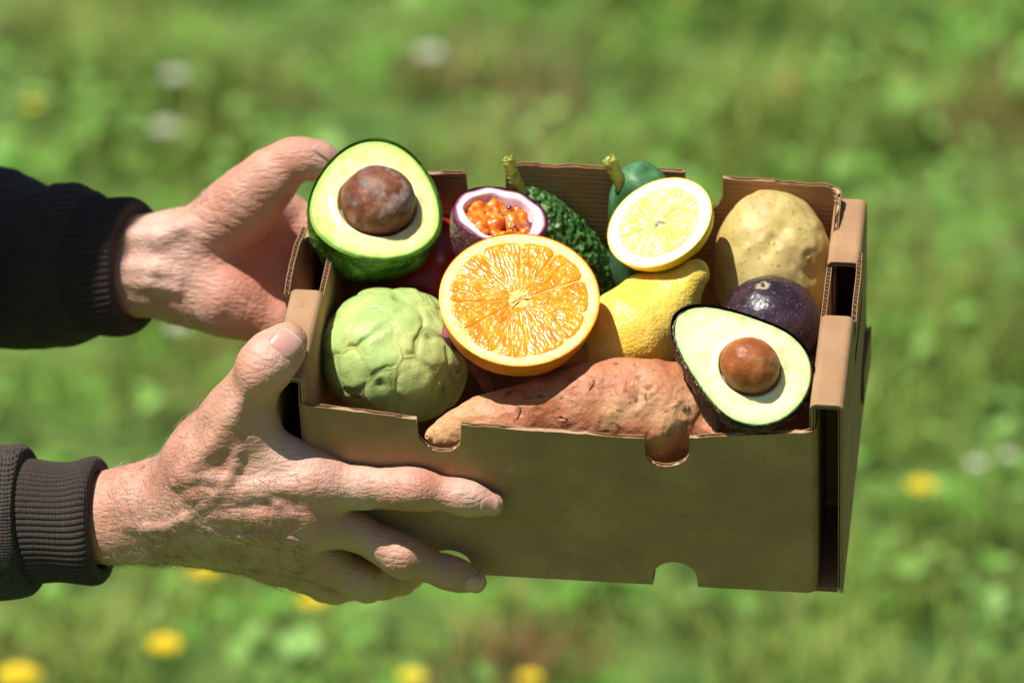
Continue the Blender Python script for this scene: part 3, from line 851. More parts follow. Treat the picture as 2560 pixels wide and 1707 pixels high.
# cherimoya
CHERI = mat('cherimoya_skin', [L(160, 186, 106), L(178, 200, 120), L(196, 208, 128)], nscale=38, rough=.45, spec=.35, sss=.15, sssr=(.7, 1, .3), sscale=.004,
            spots=((22, .5, .75, L(204, 208, 128), .6), (160, .66, .76, L(128, 140, 72), .4)),
            attrs=(('ridge', L(162, 150, 78)), ('dark', L(96, 104, 52)), ('scar', L(128, 104, 84))), bumps=(('noise', 1100, .00022), ('noise', 200, .0005)))
def cherimoya():
    c = Z_at(985, 888, .086)
    root = empty('cherimoya', c, 'whole green cherimoya with scalloped skin in the front left of the box', 'cherimoya', FG)
    axis = camdir(.25, .75, .45); e1 = unit(np.cross(axis, FW)); e2 = np.cross(axis, e1)
    Npt = 46; k = np.arange(Npt) + .5
    ph = np.arccos(1 - 2 * k / Npt); th = pi * (1 + 5 ** .5) * k
    pts = np.stack([np.cos(th) * np.sin(ph), np.sin(th) * np.sin(ph), np.cos(ph)], 1) + RNG.normal(0, .05, (Npt, 3)); pts = unitrows(pts)
    C = pts @ np.stack([e1, e2, axis])
    def bump(D, P):
        d = unitrows(P - c)
        warp = np.stack([fbm(d, 3, s) for s in (1, 2, 3)], 1) * .05
        dw = unitrows(d + warp)
        down_all = unitrows(-(axis[None, :] - C * (C @ axis)[:, None])); lat_all = np.cross(C, down_all)
        S_ = dw @ down_all.T; T_ = dw @ lat_all.T; N_ = dw @ C.T
        dist = np.sqrt(T_ ** 2 + (.68 * (S_ + .9 * T_ ** 2)) ** 2 + 2.0 * np.maximum(0, .75 - N_))
        o = np.argsort(dist, 1)[:, :2]; ar = np.arange(len(d))
        d1 = dist[ar, o[:, 0]]; d2 = dist[ar, o[:, 1]]; e = d2 - d1
        s1 = S_[ar, o[:, 0]]; t1 = T_[ar, o[:, 0]]; cc = C[o[:, 0]]
        amp = np.clip(.6 + .8 * vnoise(cc, 7, 5), .15, 1.1)
        line = np.exp(-(e / .03) ** 2) * np.clip(.45 + .9 * vnoise(d, 4.5, 12), .05, 1)
        upper = smooth(-s1, -.05, .18)
        ridge = line * (.35 + .65 * upper)
        dark = np.exp(-((s1 + .17) / .05) ** 2 - (t1 / .07) ** 2) * (vnoise(cc, 9, 8) > .08)
        h = .0011 * amp * smooth(s1, -.22, .22) * smooth(e, .0, .10) + .0006 * smooth(e, 0, .16) + .0006 * line * upper - dark * .0011
        sc = np.exp(-np.sum((d - camdir(.86, -.22, .48)) ** 2 / np.array([.012]), 1)) * (fbm(d, 14, 3) > -.2)
        big = fbm(d, 1.6, 9) * .0015
        return h + big, {'ridge': np.clip(ridge * .8, 0, 1), 'dark': np.clip(dark * .6, 0, .6), 'scar': np.clip(sc, 0, 1) * .8}
    ellipsoid(root, c, (e1, e2, axis), (.0378, .0372, .0330), CHERI, 'rind', n=230, bump=bump)
cherimoya()

# orange half
c = Z_at(1298, 747, .139)
root = empty('orange_half', c, 'halved orange cut side up in the middle of the box', 'orange', FG)
citrus(root, c, camdir(0.02, .56, .83), lambda T: .0404 * (1 + .006 * np.sin(3 * T)), .033, 11, RIND_O, PITH_O, FLESH_O, fr_out=.875, roll=.35, seed=4, power=.9, gap=.00010)
# lemon half
c = Z_at(1648, 556, .1405)
root = empty('lemon_half', c, 'halved lemon with thick white pith resting on the whole lemon', 'lemon', FG)
citrus(root, c, camdir(-.36, .50, .79), lambda T: .0272 * (1 + .045 * np.cos(2 * (T - .55))), .019, 9, RIND_L, PITH_L, FLESH_L, fr_out=.775, roll=.1, gap=.0002, seed=9, power=.85)

# whole lemon
def px_tube(root, spec, mt, name, by=None, bz=None, **k):
    pts = []; rads = []
    for row in spec:
        px, py, r = row[:3]
        y = row[3] if len(row) > 3 else by
        p = Y_at(px, py, y) if bz is None else Z_at(px, py, row[3] if len(row) > 3 else bz)
        pts.append(p); rads.append(r / (FPX / ((p - CAM) @ FW)))
    return tube(root, pts, rads, mt, name, **k)
LEMON = mat('lemon_skin', [L(236, 202, 72), L(244, 214, 94), L(238, 204, 92)], nscale=50, rough=.34, spec=.5, sss=.2, sssr=(1, .8, .2), sscale=.004,
            bumps=(('voro', 620, .0003), ('noise', 160, .0004)))
c = Z_at(1610, 812, .098)
root = empty('lemon', c, 'whole yellow lemon with a long blunt tip, right of the orange half', 'lemon', FG)
LB = Blend()
LB.core += [Cap(Z_at(1585, 832, .098), Z_at(1632, 792, .099), .0232, .0228, k=.01),
            Cap(Z_at(1560, 850, .098), Z_at(1500, 900, .098), .0190, .0060, k=.014),
            Cap(Z_at(1655, 768, .106), Z_at(1736, 686, .121), .0140, .0082, k=.012)]
Vl_, Fl_ = LB.mesh(.0007)
nl_ = unitrows(np.stack([LB.eval(Vl_ + np.eye(3)[i] * .0005) - LB.eval(Vl_ - np.eye(3)[i] * .0005) for i in range(3)], 1))
mk('rind', Vl_ + nl_ * (fbm(Vl_, 55, 3) * .0007 + fbm(Vl_, 240, 6) * .00015)[:, None], Fl_, LEMON, root)

# large smooth avocado half
SKIN_A = mat('avocado_skin_smooth', [L(38, 78, 20), L(70, 116, 36), L(112, 150, 66)], nscale=70, rough=.36, spec=.45, distort=.5,
             spots=((48, .66, .74, L(112, 92, 66), .8), (420, .62, .68, L(100, 140, 52), .6)), bumps=(('voro', 520, .0007), ('noise', 90, .0006)))
FLESH_A = avo_flesh_mat('avocado_flesh_yellow', L(238, 228, 168), L(150, 204, 84), L(222, 228, 146))
PIT_A = mat('avocado_pit_dusty', [L(104, 58, 36), L(134, 82, 58), L(160, 124, 106)], nscale=60, ndet=8, rough=.52, spec=.35, distort=1.6, ramp=(.35, .72),
            spots=((110, .54, .66, L(110, 98, 92), .7), (55, .54, .64, L(188, 164, 152), .7)), bumps=(('noise', 350, .0006),))
c = Z_at(940, 515, .139)
root = empty('avocado_half', c, 'large halved avocado, yellow flesh and smooth green skin, by the far thumb', 'avocado', FG)
avocado_half(root, c, camdir(.13, .53, .84), egg((.0420, .0335), .0345, .13), .043, SKIN_A, FLESH_A, PIT_A, (.0006, .0006), (.0193, .0186), radians(-7),
             skinbump=lambda P: fbm(P, 130, 2) * .0008 + np.abs(vnoise(P, 420, 3)) * .0004, pit_h=.62, power=.60, seed=2)
# small rough avocado half
SKIN_H = mat('avocado_skin_rough', [L(36, 16, 16), L(58, 30, 26), L(84, 48, 34)], nscale=150, rough=.33, spec=.5, bumps=(('voro', 300, .0012), ('noise', 700, .0003)))
FLESH_H = avo_flesh_mat('avocado_flesh_pale', L(240, 236, 186), L(168, 206, 128), L(226, 236, 176))
PIT_H = mat('avocado_pit_shiny', [L(134, 70, 26), L(158, 86, 38), L(176, 106, 58)], nscale=70, rough=.46, spec=.4, coat=.0,
            spots=((95, .60, .70, L(150, 130, 70), .6),), bumps=(('noise', 260, .0007),))
c = Z_at(1870, 918, .128)
root = empty('avocado_half', c, 'smaller halved avocado, pale flesh and rough dark purple skin, by the front right corner', 'avocado', FG)
avocado_half(root, c, camdir(.07, .38, .92), egg((.0455, .0335), .0280, .20), .028, SKIN_H, FLESH_H, PIT_H, (.0003, -.0010), (.0142, .0150), radians(50),
             skinbump=lambda P: fbm(P, 260, 3) * .0009 + np.abs(vnoise(P, 520, 4)) * .0006, pit_h=.66, power=.62, seed=6, skin_lip=1)

# halved passion fruit
PF_SKIN = mat('passion_fruit_skin', [L(66, 28, 44), L(92, 44, 62), L(104, 66, 72)], nscale=70, rough=.35, spec=.5,
              spots=((520, .60, .66, L(140, 104, 110), .7),), bumps=(('voro', 420, .0006),))
PF_PITH = mat('passion_fruit_pith', [L(248, 226, 232), L(240, 204, 214), L(252, 240, 238)], nscale=120, rough=.5, sss=.3, sssr=(1, .6, .6), sscale=.003,
              attrs=(('edge', L(112, 26, 66)),), bumps=(('noise', 500, .0005),))
PULP = mat('passion_pulp', [L(206, 92, 8), L(232, 120, 14), L(242, 150, 40)], nscale=240, rough=.2, spec=.6, sss=.5, sssr=(1, .45, .05), sscale=.004, coat=.25, bumps=(('noise', 700, .0006),))
SEED = mat('passion_seed', [L(40, 30, 20), L(70, 56, 34)], nscale=300, rough=.25, coat=.4)
def passion_half():
    c = Z_at(1251, 538, .145)
    root = empty('passion_fruit_half', c, 'halved passion fruit with orange pulp behind the orange half', 'passion fruit', FG)
    n = camdir(.20, .79, .58); fr = frame(n); ex, ey, nn = fr
    out = lambda T: .0249 * (1 + .02 * np.sin(2 * T + .5))
    half_body(root, c, fr, out, .034, PF_SKIN, 'skin', power=.7, nph=50, bump=lambda P: fbm(P, 140, 7) * .0005)
    def h(f, T):
        w = .73 + .03 * np.sin(3 * T + 1) + .03 * np.sin(5 * T)
        return -.0085 * smooth(f, w + .035, w - .05) - .0012 * smooth(f, .95, 1.0) + .0004 * np.sin(9 * T) * smooth(f, .6, .7)
    face_disc(root, c, fr, out, PF_PITH, 'pith', 0, .99, nr=70, nth=160, h=h, attrs={'edge': lambda f, T, V: smooth(f, .86, .95) + .25 * smooth(f, .80, .73)})
    S = Acc(); rg = np.random.default_rng(5); PB = Blend()
    for i in range(95):
        a = rg.uniform(0, 2 * pi); r = .0162 * sqrt(rg.random()); zz = -.0066 + rg.uniform(0, .0042) + .0008 * (1 - r / .016)
        p = c + ex * r * cos(a) + ey * r * sin(a) + nn * zz
        d = unit(rg.normal(size=3)); e = unit(np.cross(d, rg.normal(size=3))); g = np.cross(d, e)
        rr = rg.uniform(.0015, .0024)
        PB.core.append(Cap(p - d * rr * .7, p + d * rr * .7, rr * .85, rr * .65, k=.0026))
        if i % 4 == 0:
            th = np.linspace(0, 2 * pi, 12, endpoint=False); ph = np.linspace(-pi / 2 + .05, pi / 2 - .05, 8)
            T, P = np.meshgrid(th, ph, indexing='ij'); T = T.ravel(); P = P.ravel()
            q = np.stack([np.cos(P) * np.cos(T) * .0008, np.cos(P) * np.sin(T) * .0011, np.sin(P) * .0018], 1)
            S.add(q @ np.stack([e, g, d]) + p + nn * rr * .72, gridF(12, 8, wrapu=True))
    Vp, Fp = PB.mesh(.00035)
    mk('pulp', Vp, Fp, PULP, root, kind='stuff'); S.mk('seeds', SEED, root, kind='stuff')
passion_half()

# whole passion fruit
PF2 = mat('passion_fruit_skin_dark', [L(34, 22, 30), L(52, 34, 44), L(70, 50, 56)], nscale=55, rough=.36, spec=.5, coat=.06,
          spots=((700, .63, .68, L(150, 130, 150), .6), (30, .60, .75, L(84, 56, 58), .5)), bumps=(('noise', 200, .0003), ('voro', 500, .0001)),
          attrs=(('calyx', L(176, 160, 128)),))
c = Z_at(1925, 817, .099)
root = empty('passion_fruit', c, 'whole dark purple passion fruit between the potato and the small avocado half', 'passion fruit', FG)
cd = camdir(-.17, .80, .57)
def pfb(D, P):
    d = unitrows(P - c); q = np.linalg.norm(d - cd, axis=1)
    star = .155 * (1 + .28 * vnoise(unitrows(d - cd) , 2.5, 3))
    return -.0012 * np.exp(-(q / .09) ** 2) + .0014 * np.exp(-(q / .035) ** 2) + fbm(d, 3, 6) * .0004, {'calyx': smooth(q, star, star * .6) * .9}
ellipsoid(root, c, (RT, camdir(0, 1, 0), camdir(0, 0, 1)), (.0262, .0262, .0262), PF2, 'rind', n=130, bump=pfb)
tube(root, [c + cd * .0250, c + cd * .0262, c + cd * .0275 + UP * .0004], [.0012, .0010, .0008], mat('calyx_stub', [L(150, 150, 90), L(120, 112, 70)], nscale=500, rough=.7), 'calyx', nth=12)

# potato
POT = mat('potato_skin', [L(188, 164, 92), L(198, 176, 108), L(190, 162, 100)], nscale=30, ndet=6, rough=.5, spec=.35, sss=.1, sssr=(1, .7, .4), sscale=.003,
          spots=((60, .6, .75, L(196, 160, 110), .5), (420, .62, .70, L(120, 90, 58), .7), (16, .6, .8, L(190, 158, 118), .3)), bumps=(('noise', 350, .00012), ('noise', 90, .0002)),
          attrs=(('eye', L(176, 160, 84)), ('flake', L(186, 140, 96))))
c = Z_at(1930, 650, .104)
root = empty('potato', c, 'large pale yellow potato standing upright in the back right of the box', 'potato', FG)
eyes = [(-.02, .32, .94, 1.0), (.62, .02, .78, .9), (.66, -.26, .7, .7), (.3, .75, .58, .6), (.52, .36, .77, .5), (-.3, .8, .5, .6)]
def potb(D, P):
    d = unitrows((P - c) * 1.0); h = fbm(d, 1.5, 12) * .0020 + fbm(d, 6, 3) * .00012; ev = 0 * h
    for (x, y, z, s) in eyes:
        q = np.linalg.norm(d - camdir(x, y, z), axis=1)
        h = h - .0007 * s * np.exp(-(q / .13) ** 2) + .0008 * s * np.exp(-(q / .035) ** 2) + .0004 * s * np.exp(-((q - .2) / .07) ** 2); ev = ev + s * np.exp(-(q / .12) ** 2)
    fl = smooth(d @ camdir(-.25, .93, .25), .88, .94) * smooth(fbm(d, 7, 4), .1, .2) * .5
    return h + fl * .0005, {'eye': np.clip(ev * .5, 0, 1), 'flake': fl}
ellipsoid(root, c, (camdir(1, .08, 0), camdir(-.08, 1, .0), camdir(0, 0, 1)), (.0288, .0385, .0265), POT, 'skin', n=150, bump=potb, shape=lambda D: 1 + .04 * (1 - np.abs(D[:, 1]) ** 2) - .05 * D[:, 1])

# sweet potatoes
SP = mat('sweet_potato_skin', [L(164, 98, 62), L(184, 120, 84), L(200, 144, 106)], nscale=42, ndet=7, rough=.5, spec=.35,
         spots=((34, .56, .70, L(206, 160, 116), .7), (330, .62, .69, L(104, 78, 52), .8), (120, .66, .72, L(90, 68, 44), .8), (60, .6, .7, L(150, 84, 54), .5)), sss=.08, sssr=(1, .5, .3), sscale=.003,
         bumps=(('noise', 420, .0006), ('noise', 120, .0008), ('voro', 260, .0003)), attrs=(('tan', L(206, 160, 112)), ('pit', L(70, 56, 36))))
c = Z_at(1500, 1030, .092)
root = empty('sweet_potato', c, 'long reddish sweet potato lying along the front wall of the box', 'sweet potato', FG)
pits = [(Y_at(1592, 990, .012), .0050, (.35, 1)), (Y_at(1715, 1022, .012), .0035, (1, 1)), (Y_at(1478, 962, .02), .0022, (.4, 1)), (Y_at(1300, 1030, .014), .0018, (.4, 1)),
        (Y_at(1405, 1045, .012), .0016, (1, .5)), (Y_at(1625, 968, .014), .0020, (1, .8)), (Y_at(1600, 940, .02), .0018, (1, .5)), (Y_at(1350, 990, .02), .0015, (1, .7))]
def spb(P):
    h = fbm(P, 32, 5) * .0022 + fbm(P, 110, 6) * .0006 + fbm(P, 300, 9) * .0002
    pit = 0 * h
    for (pc, r, (ax, ay)) in pits:
        d = P - pc; x = d @ RT; y = d @ UP; z = d @ FW
        q = np.sqrt((x / (r * ax)) ** 2 + (y / (r * ay)) ** 2 + (z / .02) ** 2)
        h = h - .0012 * np.exp(-(q * .8) ** 2) + .0006 * np.exp(-((q - 1.6) / .5) ** 2); pit = np.maximum(pit, smooth(q, .9, .5) * (.5 + .5 * (vnoise(P, 900, 3) > 0)))
    tan = smooth((P - c) @ RT, -.045, -.085) * .8 + .2 * np.clip(fbm(P, 60, 8), 0, 1)
    return h, {'pit': pit, 'tan': np.clip(tan, 0, 1)}
sp_spec = [(1068, 1092, 5), (1078, 1092, 22), (1112, 1086, 40), (1180, 1066, 66), (1300, 1050, 84), (1400, 1032, 108), (1500, 1018, 122), (1590, 1020, 124), (1670, 1032, 130), (1730, 1050, 112), (1772, 1075, 70), (1792, 1090, 12)]
sp_spec = [(a, b, r, .0045 + .0022 * sin(pi * min(max((a - 745) / 1300, 0), 1)) * 0 + r / 4980 * .86) for a, b, r in sp_spec]
px_tube(root, sp_spec, SP, 'skin', nth=200, sub=16, squash=.86, bump=spb)
ROOTLET = mat('rootlet', [L(150, 84, 56), L(180, 120, 84)], nscale=300, rough=.7)
for (x0, y0, x1, y1, yb) in ((1484, 950, 1473, 976, .003), (1300, 1018, 1292, 1048, .0035), (1405, 1038, 1418, 1052, .003)):
    px_tube(root, [(x0, y0, 4, yb), ((x0 + x1) / 2 + 3, (y0 + y1) / 2, 3.4, yb - .0015), (x1, y1, 2, yb)], ROOTLET, 'rootlet', nth=8, sub=4)
SP2 = mat('sweet_potato_skin_brown', [L(120, 66, 48), L(140, 84, 60)], nscale=50, rough=.6, bumps=(('noise', 300, .0006),))
c = Z_at(1900, 1110, .07)
root = empty('sweet_potato', c, 'short brown sweet potato wedged beneath the small avocado half', 'sweet potato', FG)
px_tube(root, [(1800, 1120, 5, .030), (1812, 1122, 32, .030), (1870, 1130, 52, .030), (1960, 1138, 54, .030), (2010, 1142, 30, .03), (2020, 1144, 5, .03)], SP2, 'skin', nth=60, bump=lambda P: fbm(P, 60, 4) * .001)
c = Z_at(1190, 930, .055)
root = empty('root_vegetable', c, 'thin purple root tip poking out below the orange half', 'root vegetable', FG)
px_tube(root, [(1130, 820, 30, .062), (1165, 885, 26, .066), (1200, 935, 18, .070), (1226, 985, 9, .070), (1232, 1000, 2, .07)], mat('purple_root_skin', [L(120, 52, 70), L(146, 80, 92)], nscale=120, rough=.5, bumps=(('noise', 400, .0005),)), 'skin', nth=40,
        bump=lambda P: fbm(P, 160, 4) * .0006)
c = Z_at(1080, 700, .078)
root = empty('red_fruit', c, 'dark red round fruit deep in shade between avocado and orange halves', 'fruit', FG)
ellipsoid(root, c, (RT, UP, FW), (.033, .033, .031), mat('red_fruit_skin', [L(150, 22, 14), L(176, 36, 18)], nscale=40, rough=.3, bumps=(('noise', 100, .0003),)), 'skin', n=60)

# whole avocados
SK_B = mat('avocado_skin_bumpy', [L(32, 66, 22), L(56, 98, 38), L(112, 146, 86)], nscale=330, rough=.42, spec=.4, bumps=(('voro', 260, .0016), ('noise', 500, .0004)))
SK_S = mat('avocado_skin_waxy', [L(40, 84, 42), L(66, 114, 68), L(104, 146, 110)], nscale=45, rough=.45, spec=.35, bumps=(('noise', 160, .0005), ('noise', 500, .0002)),
           spots=((36, .58, .72, L(134, 166, 140), .5), (400, .66, .7, L(120, 110, 70), .6)))
STK = mat('avocado_stalk', [L(150, 160, 60), L(180, 186, 84), L(134, 136, 56)], nscale=160, rough=.55, bumps=(('noise', 500, .0006),), attrs=(('tip', L(206, 200, 150)),))
def bumpy(P):
    q = P * 300; 
    v = np.abs(vnoise(P, 330, 2)) + .6 * np.abs(vnoise(P, 520, 7))
    return .0016 * v + fbm(P, 40, 3) * .0006
c = Y_at(1400, 640, .13)
root = empty('avocado', c, 'dark green avocado with bumpy skin and a stalk, behind the halved passion fruit', 'avocado', FG)
px_tube(root, [(1288, 488, 5), (1296, 498, 36), (1325, 538, 68), (1378, 604, 86), (1428, 672, 94), (1462, 750, 92), (1480, 830, 60), (1486, 850, 6)], SK_B, 'skin', by=.143, nth=200, sub=22, bump=bumpy)
px_tube(root, [(1268, 394, 9), (1271, 400, 14), (1278, 425, 15), (1288, 452, 17), (1298, 478, 20), (1306, 498, 24)], STK, 'stalk', by=.144, nth=28, sub=8,
        bump=lambda P: .0003 * np.sin((P @ UP) * 2 * pi / .0022) + fbm(P, 300, 3) * .0003)
c = Y_at(1605, 600, .145)
root = empty('avocado', c, 'whole smooth waxy green avocado standing behind the lemon half', 'avocado', FG)
px_tube(root, [(1612, 418, 5, .153), (1610, 424, 40, .153), (1606, 452, 68, .152), (1604, 505, 80, .150), (1606, 600, 82, .147), (1610, 700, 74, .144), (1612, 770, 40, .142), (1612, 785, 5, .142)], SK_S, 'skin', nth=120, sub=12, bump=lambda P: fbm(P, 50, 8) * .001)
px_tube(root, [(1521, 396, 10), (1524, 402, 17), (1534, 424, 17), (1548, 448, 18), (1560, 468, 22), (1572, 484, 26)], STK, 'stalk', by=.146, nth=28, sub=8,
        bump=lambda P: .00025 * np.sin((P @ UP) * 2 * pi / .003) + fbm(P, 300, 4) * .0003)
PERSON = empty('person', (-.68, .065, 0), 'person in a dark knitted hoodie holding the cardboard box out with both hands', 'person')

def wrinkle_uv(V, joints):
    """a scalar field whose sine makes the skin folds over the joints"""
    u = np.zeros((len(V), 3))
    return u
def nail(root, B_, centre, along, across, out, ln, wd, lift=.0006, curve=1.0):
    """a nail laid on the finger: a grid projected on to the skin"""
    nu, nv = 22, 18
    Uu, Vv = np.meshgrid(np.linspace(-1, 1, nu), np.linspace(-1, 1, nv), indexing='ij')
    u = Uu.ravel(); v = Vv.ravel()
    wv = wd * (1 - .10 * (u < 0) * u ** 2 * 1.0)
    sq_v = v * np.sqrt(np.clip(1 - .42 * np.abs(u) ** 5, 0, 1))
    uu = u * np.sqrt(np.clip(1 - .35 * v ** 4, 0, 1))
    P = centre + np.outer(uu * ln / 2, along) + np.outer(sq_v * wv / 2, across) + out * .006
    for _ in range(14):
        d = B_.eval(P, fine=False)[:, None]; P = P - out * np.clip(d, -.002, .004)
    e = np.maximum(np.abs(u), np.abs(v))
    P = P + out * (lift * (1 - smooth(e, .78, 1.0) * 1.25))[:, None]
    tipm = smooth(u, .80, .93)
    o = mk('fingernail', P, gridF(nu, nv), NAIL, root, attrs={'edge': tipm * .85})
    md = o.modifiers.new('thickness', 'SOLIDIFY'); md.thickness = .0005; md.offset = -1
    return o

def skin_mesh(name, B_, vox, root, reds, pales=(), veins=(), creases=()):
    V, F = B_.mesh(vox)
    red = np.zeros(len(V)); pale = np.zeros(len(V)); vein = np.zeros(len(V)); cr = np.zeros((len(V), 3))
    for (c, r, a) in reds: red = np.maximum(red, a * np.exp(-((V - c) ** 2).sum(1) / r ** 2))
    for (c, r, a) in pales: pale = np.maximum(pale, a * np.exp(-((V - c) ** 2).sum(1) / r ** 2))
    red = np.clip(red + .12 * fbm(V, 60, 3), 0, 1)
    for cp in veins: vein = np.maximum(vein, .55 * smooth(cp.d(V), .003, -.0005))
    disp = .00010 * fbm(V, 260, 21) + .00045 * fbm(V, 60, 23)
    for (c, d, s, lam, amp) in creases:       # centre, direction across the folds, reach, spacing, depth
        q = V - c; t = q @ d; g = np.exp(-(q ** 2).sum(1) / s ** 2)
        w = t + .0006 * fbm(V, 220, 5)
        disp = disp - amp * .55 * g * np.exp(-(np.sin(pi * w / lam) / .35) ** 2)
    # outward normals from the field
    e = vox * .6
    gN = np.stack([B_.eval(V + np.eye(3)[i] * e) - B_.eval(V - np.eye(3)[i] * e) for i in range(3)], 1); gN = unitrows(gN)
    V = V + gN * disp[:, None]
    o = mk(name, V, F, SKIN, root, attrs={'red': red, 'pale': pale, 'vein': vein, 'crease': cr})
    return o, V, gN
TOC = -FW                                       # towards the camera

# ---- near (right) hand: back of the hand to the camera, thumb on the ledge, fingers along and under the box
RH = Blend()
DW = 2.842
w0 = J(150, 1300, 2.850, 100); w1 = J(300, 1290, 2.842, 106); w2 = J(400, 1268, 2.838, 112)
axz = unit(camdir(0, .32, .95))
RH.core += [Cap(w0[0], w1[0], w0[1], w1[1], sq=.84, ax=axz, k=.01), Cap(w1[0], w2[0], w1[1], w2[1], sq=.80, ax=axz, k=.014)]
idx_m = J(790, 1214, 2.802, 66); mid_m = J(785, 1300, 2.811, 60); rng_m = J(742, 1366, 2.828, 56); pnk_m = J(690, 1400, 2.852, 48)
cmc = J(440, 1222, 2.822, 72); tmp = J(600, 1030, 2.797, 76); tip_ = J(661, 917, 2.778, 66)
RH.core += [Cap(*[v for v in (w2[0], idx_m[0])], .020, .0125, sq=.72, ax=axz, k=.012),
            Cap(U(410, 1290, 2.840), mid_m[0], .0195, .0128, sq=.74, ax=axz, k=.012),
            Cap(U(400, 1318, 2.852), rng_m[0], .0170, .0120, sq=.78, ax=axz, k=.012),
            Cap(U(400, 1340, 2.864), pnk_m[0], .0130, .0105, k=.012),
            Cap(U(420, 1250, 2.830), tmp[0], .0170, .0150, sq=.85, ax=axz, k=.014),
            Cap(U(520, 1150, 2.806), U(700, 1170, 2.801), .0180, .0130, sq=.72, ax=axz, k=.018),
            Cap(U(600, 1085, 2.798), U(760, 1180, 2.801), .0095, .0090, k=.014),
            Cap(U(540, 1235, 2.821), U(700, 1260, 2.810), .0225, .0165, sq=.8, ax=axz, k=.018)]
# thumb
RH.limbs.append((.013, chain([(tmp[0], .0152), J(634, 965, 2.787, 60), (tip_[0], .0130), J(688, 888, 2.777, 60), J(713, 864, 2.777, 47), J(724, 850, 2.778, 39)], k=.006, sq=.86, ax=unit(camdir(.3, .35, .9)))))
# index lying along the front panel
RH.limbs.append((.010, chain([(idx_m[0], .0132), J(905, 1218, 2.803, 51), J(985, 1220, 2.799, 47), J(1028, 1221, 2.797, 49), J(1066, 1227, 2.797, 44), J(1145, 1240, 2.797, 41), J(1180, 1248, 2.798, 39), J(1230, 1259, 2.800, 31)], k=.005)))
# middle finger along the bottom edge
RH.limbs.append((.011, chain([(mid_m[0], .0124), J(880, 1324, 2.817, 48), J(970, 1370, 2.819, 45), J(1006, 1391, 2.819, 47), J(1044, 1406, 2.821, 42), J(1118, 1430, 2.825, 39), J(1150, 1440, 2.827, 36), J(1190, 1455, 2.830, 27)], k=.005)))
# ring and little fingers curling under the floor
RH.limbs.append((.011, chain([(rng_m[0], .0118), J(820, 1408, 2.836, 49), J(885, 1446, 2.842, 46), J(918, 1457, 2.850, 44), J(960, 1454, 2.866, 40), J(1000, 1448, 2.880, 38), J(1030, 1442, 2.894, 32)], k=.005)))
RH.limbs.append((.011, chain([(pnk_m[0], .0104), J(755, 1434, 2.862, 42), J(812, 1462, 2.866, 38), J(840, 1468, 2.872, 37), J(872, 1464, 2.886, 34), J(905, 1456, 2.900, 30)], k=.005)))
def zz(px, py, depth): return U(px, py, depth)
# extensor tendons, knuckles, veins, wrist bone
fineR = []
def ridge(pts, r, k):
    c = [Cap(U(*a[:3]), U(*b[:3]), r, r, k=k) for a, b in zip(pts[:-1], pts[1:])]; RH.fine.extend(c); return c
def vein(pts, r, k, lift=.75):
    out = []
    for a in pts:
        P = U(a[0], a[1], 2.76) + 0
        for _ in range(40): P = P + FW * np.clip(RH.eval(P, fine=False), -.002, .006)
        out.append(P + FW * r * lift)
    c = [Cap(p, q, r, r, k=k) for p, q in zip(out[:-1], out[1:])]; RH.fine.extend(c); return c
vein([(450, 1190), (520, 1120), (580, 1040), (630, 960)], .0022, .008, 1.0)
vein([(480, 1240), (640, 1225), (760, 1214)], .0022, .008, 1.0)
vein([(520, 1290), (650, 1292), (760, 1300)], .0020, .008, 1.0)
v1 = vein([(300, 1322), (345, 1330), (400, 1326), (455, 1302), (500, 1266), (535, 1240), (560, 1205), (585, 1165), (590, 1130)], .0015, .0040)
v2 = vein([(500, 1266), (555, 1262), (600, 1250), (650, 1240), (690, 1262), (720, 1290), (760, 1296)], .0013, .0036)
v3 = vein([(430, 1215), (470, 1198), (520, 1200), (560, 1205)], .0015, .0042)
v4 = vein([(455, 1302), (520, 1330), (590, 1345), (650, 1336), (720, 1350), (760, 1370)], .0012, .0036)
v1 = v1 + vein([(650, 1240), (700, 1222), (760, 1232)], .0012, .0036)
for (a, b, r) in ((790, 1216, 2.7945), (1029, 1220, 2.7915), (1006, 1388, 2.8135), (785, 1300, 2.8040)): RH.fine.append(Cap(U(a, b, r), U(a + 6, b, r), .0055, .0055, k=.010))
RH.fine.append(Cap(U(650, 925, 2.7715), U(664, 905, 2.7715), .0065, .0065, k=.010))
RH.fine.append(Cap(U(330, 1250, 2.8320), U(345, 1252, 2.8320), .0090, .0090, k=.016))
reds = [(U(1029, 1215, 2.785), .014, .5), (U(793, 1240, 2.795), .02, .45), (U(720, 1290, 2.80), .02, .4), (U(655, 920, 2.765), .016, .35), (U(1235, 1262, 2.79), .010, .5), (U(400, 1180, 2.81), .03, .3), (U(1000, 1150, 2.79), .03, .25), (U(520, 1240, 2.80), .03, .3)]
pales = [(U(1180, 1220, 2.79), .010, .5), (U(690, 900, 2.765), .010, .4), (U(720, 1120, 2.79), .02, .45), (U(860, 1170, 2.79), .02, .3)]
xa = unit(camdir(1, .02, 0)); ta = unit(camdir(.5, .8, .1))
cre = [(U(1029, 1222, 2.787), xa, .010, .0028, .00045), (U(1145, 1240, 2.788), xa, .006, .0024, .00020), (U(657, 918, 2.766), unit(camdir(.45, .9, 0)), .012, .0036, .00040),
       (U(1006, 1390, 2.81), unit(camdir(.9, -.4, 0)), .009, .0028, .0004), (U(850, 1230, 2.79), xa, .016, .0030, .00012), (U(720, 1110, 2.79), unit(camdir(.8, -.5, 0)), .014, .0045, .00020), (U(400, 1180, 2.81), xa, .02, .0035, .00012)]
hand_r, VR, NR = skin_mesh('hand', RH, .0008, PERSON, reds, pales, v1 + v2 + v3 + v4, cre)
hand_r['label'] = 'near hand, back towards the camera, thumb on top of the ledge'
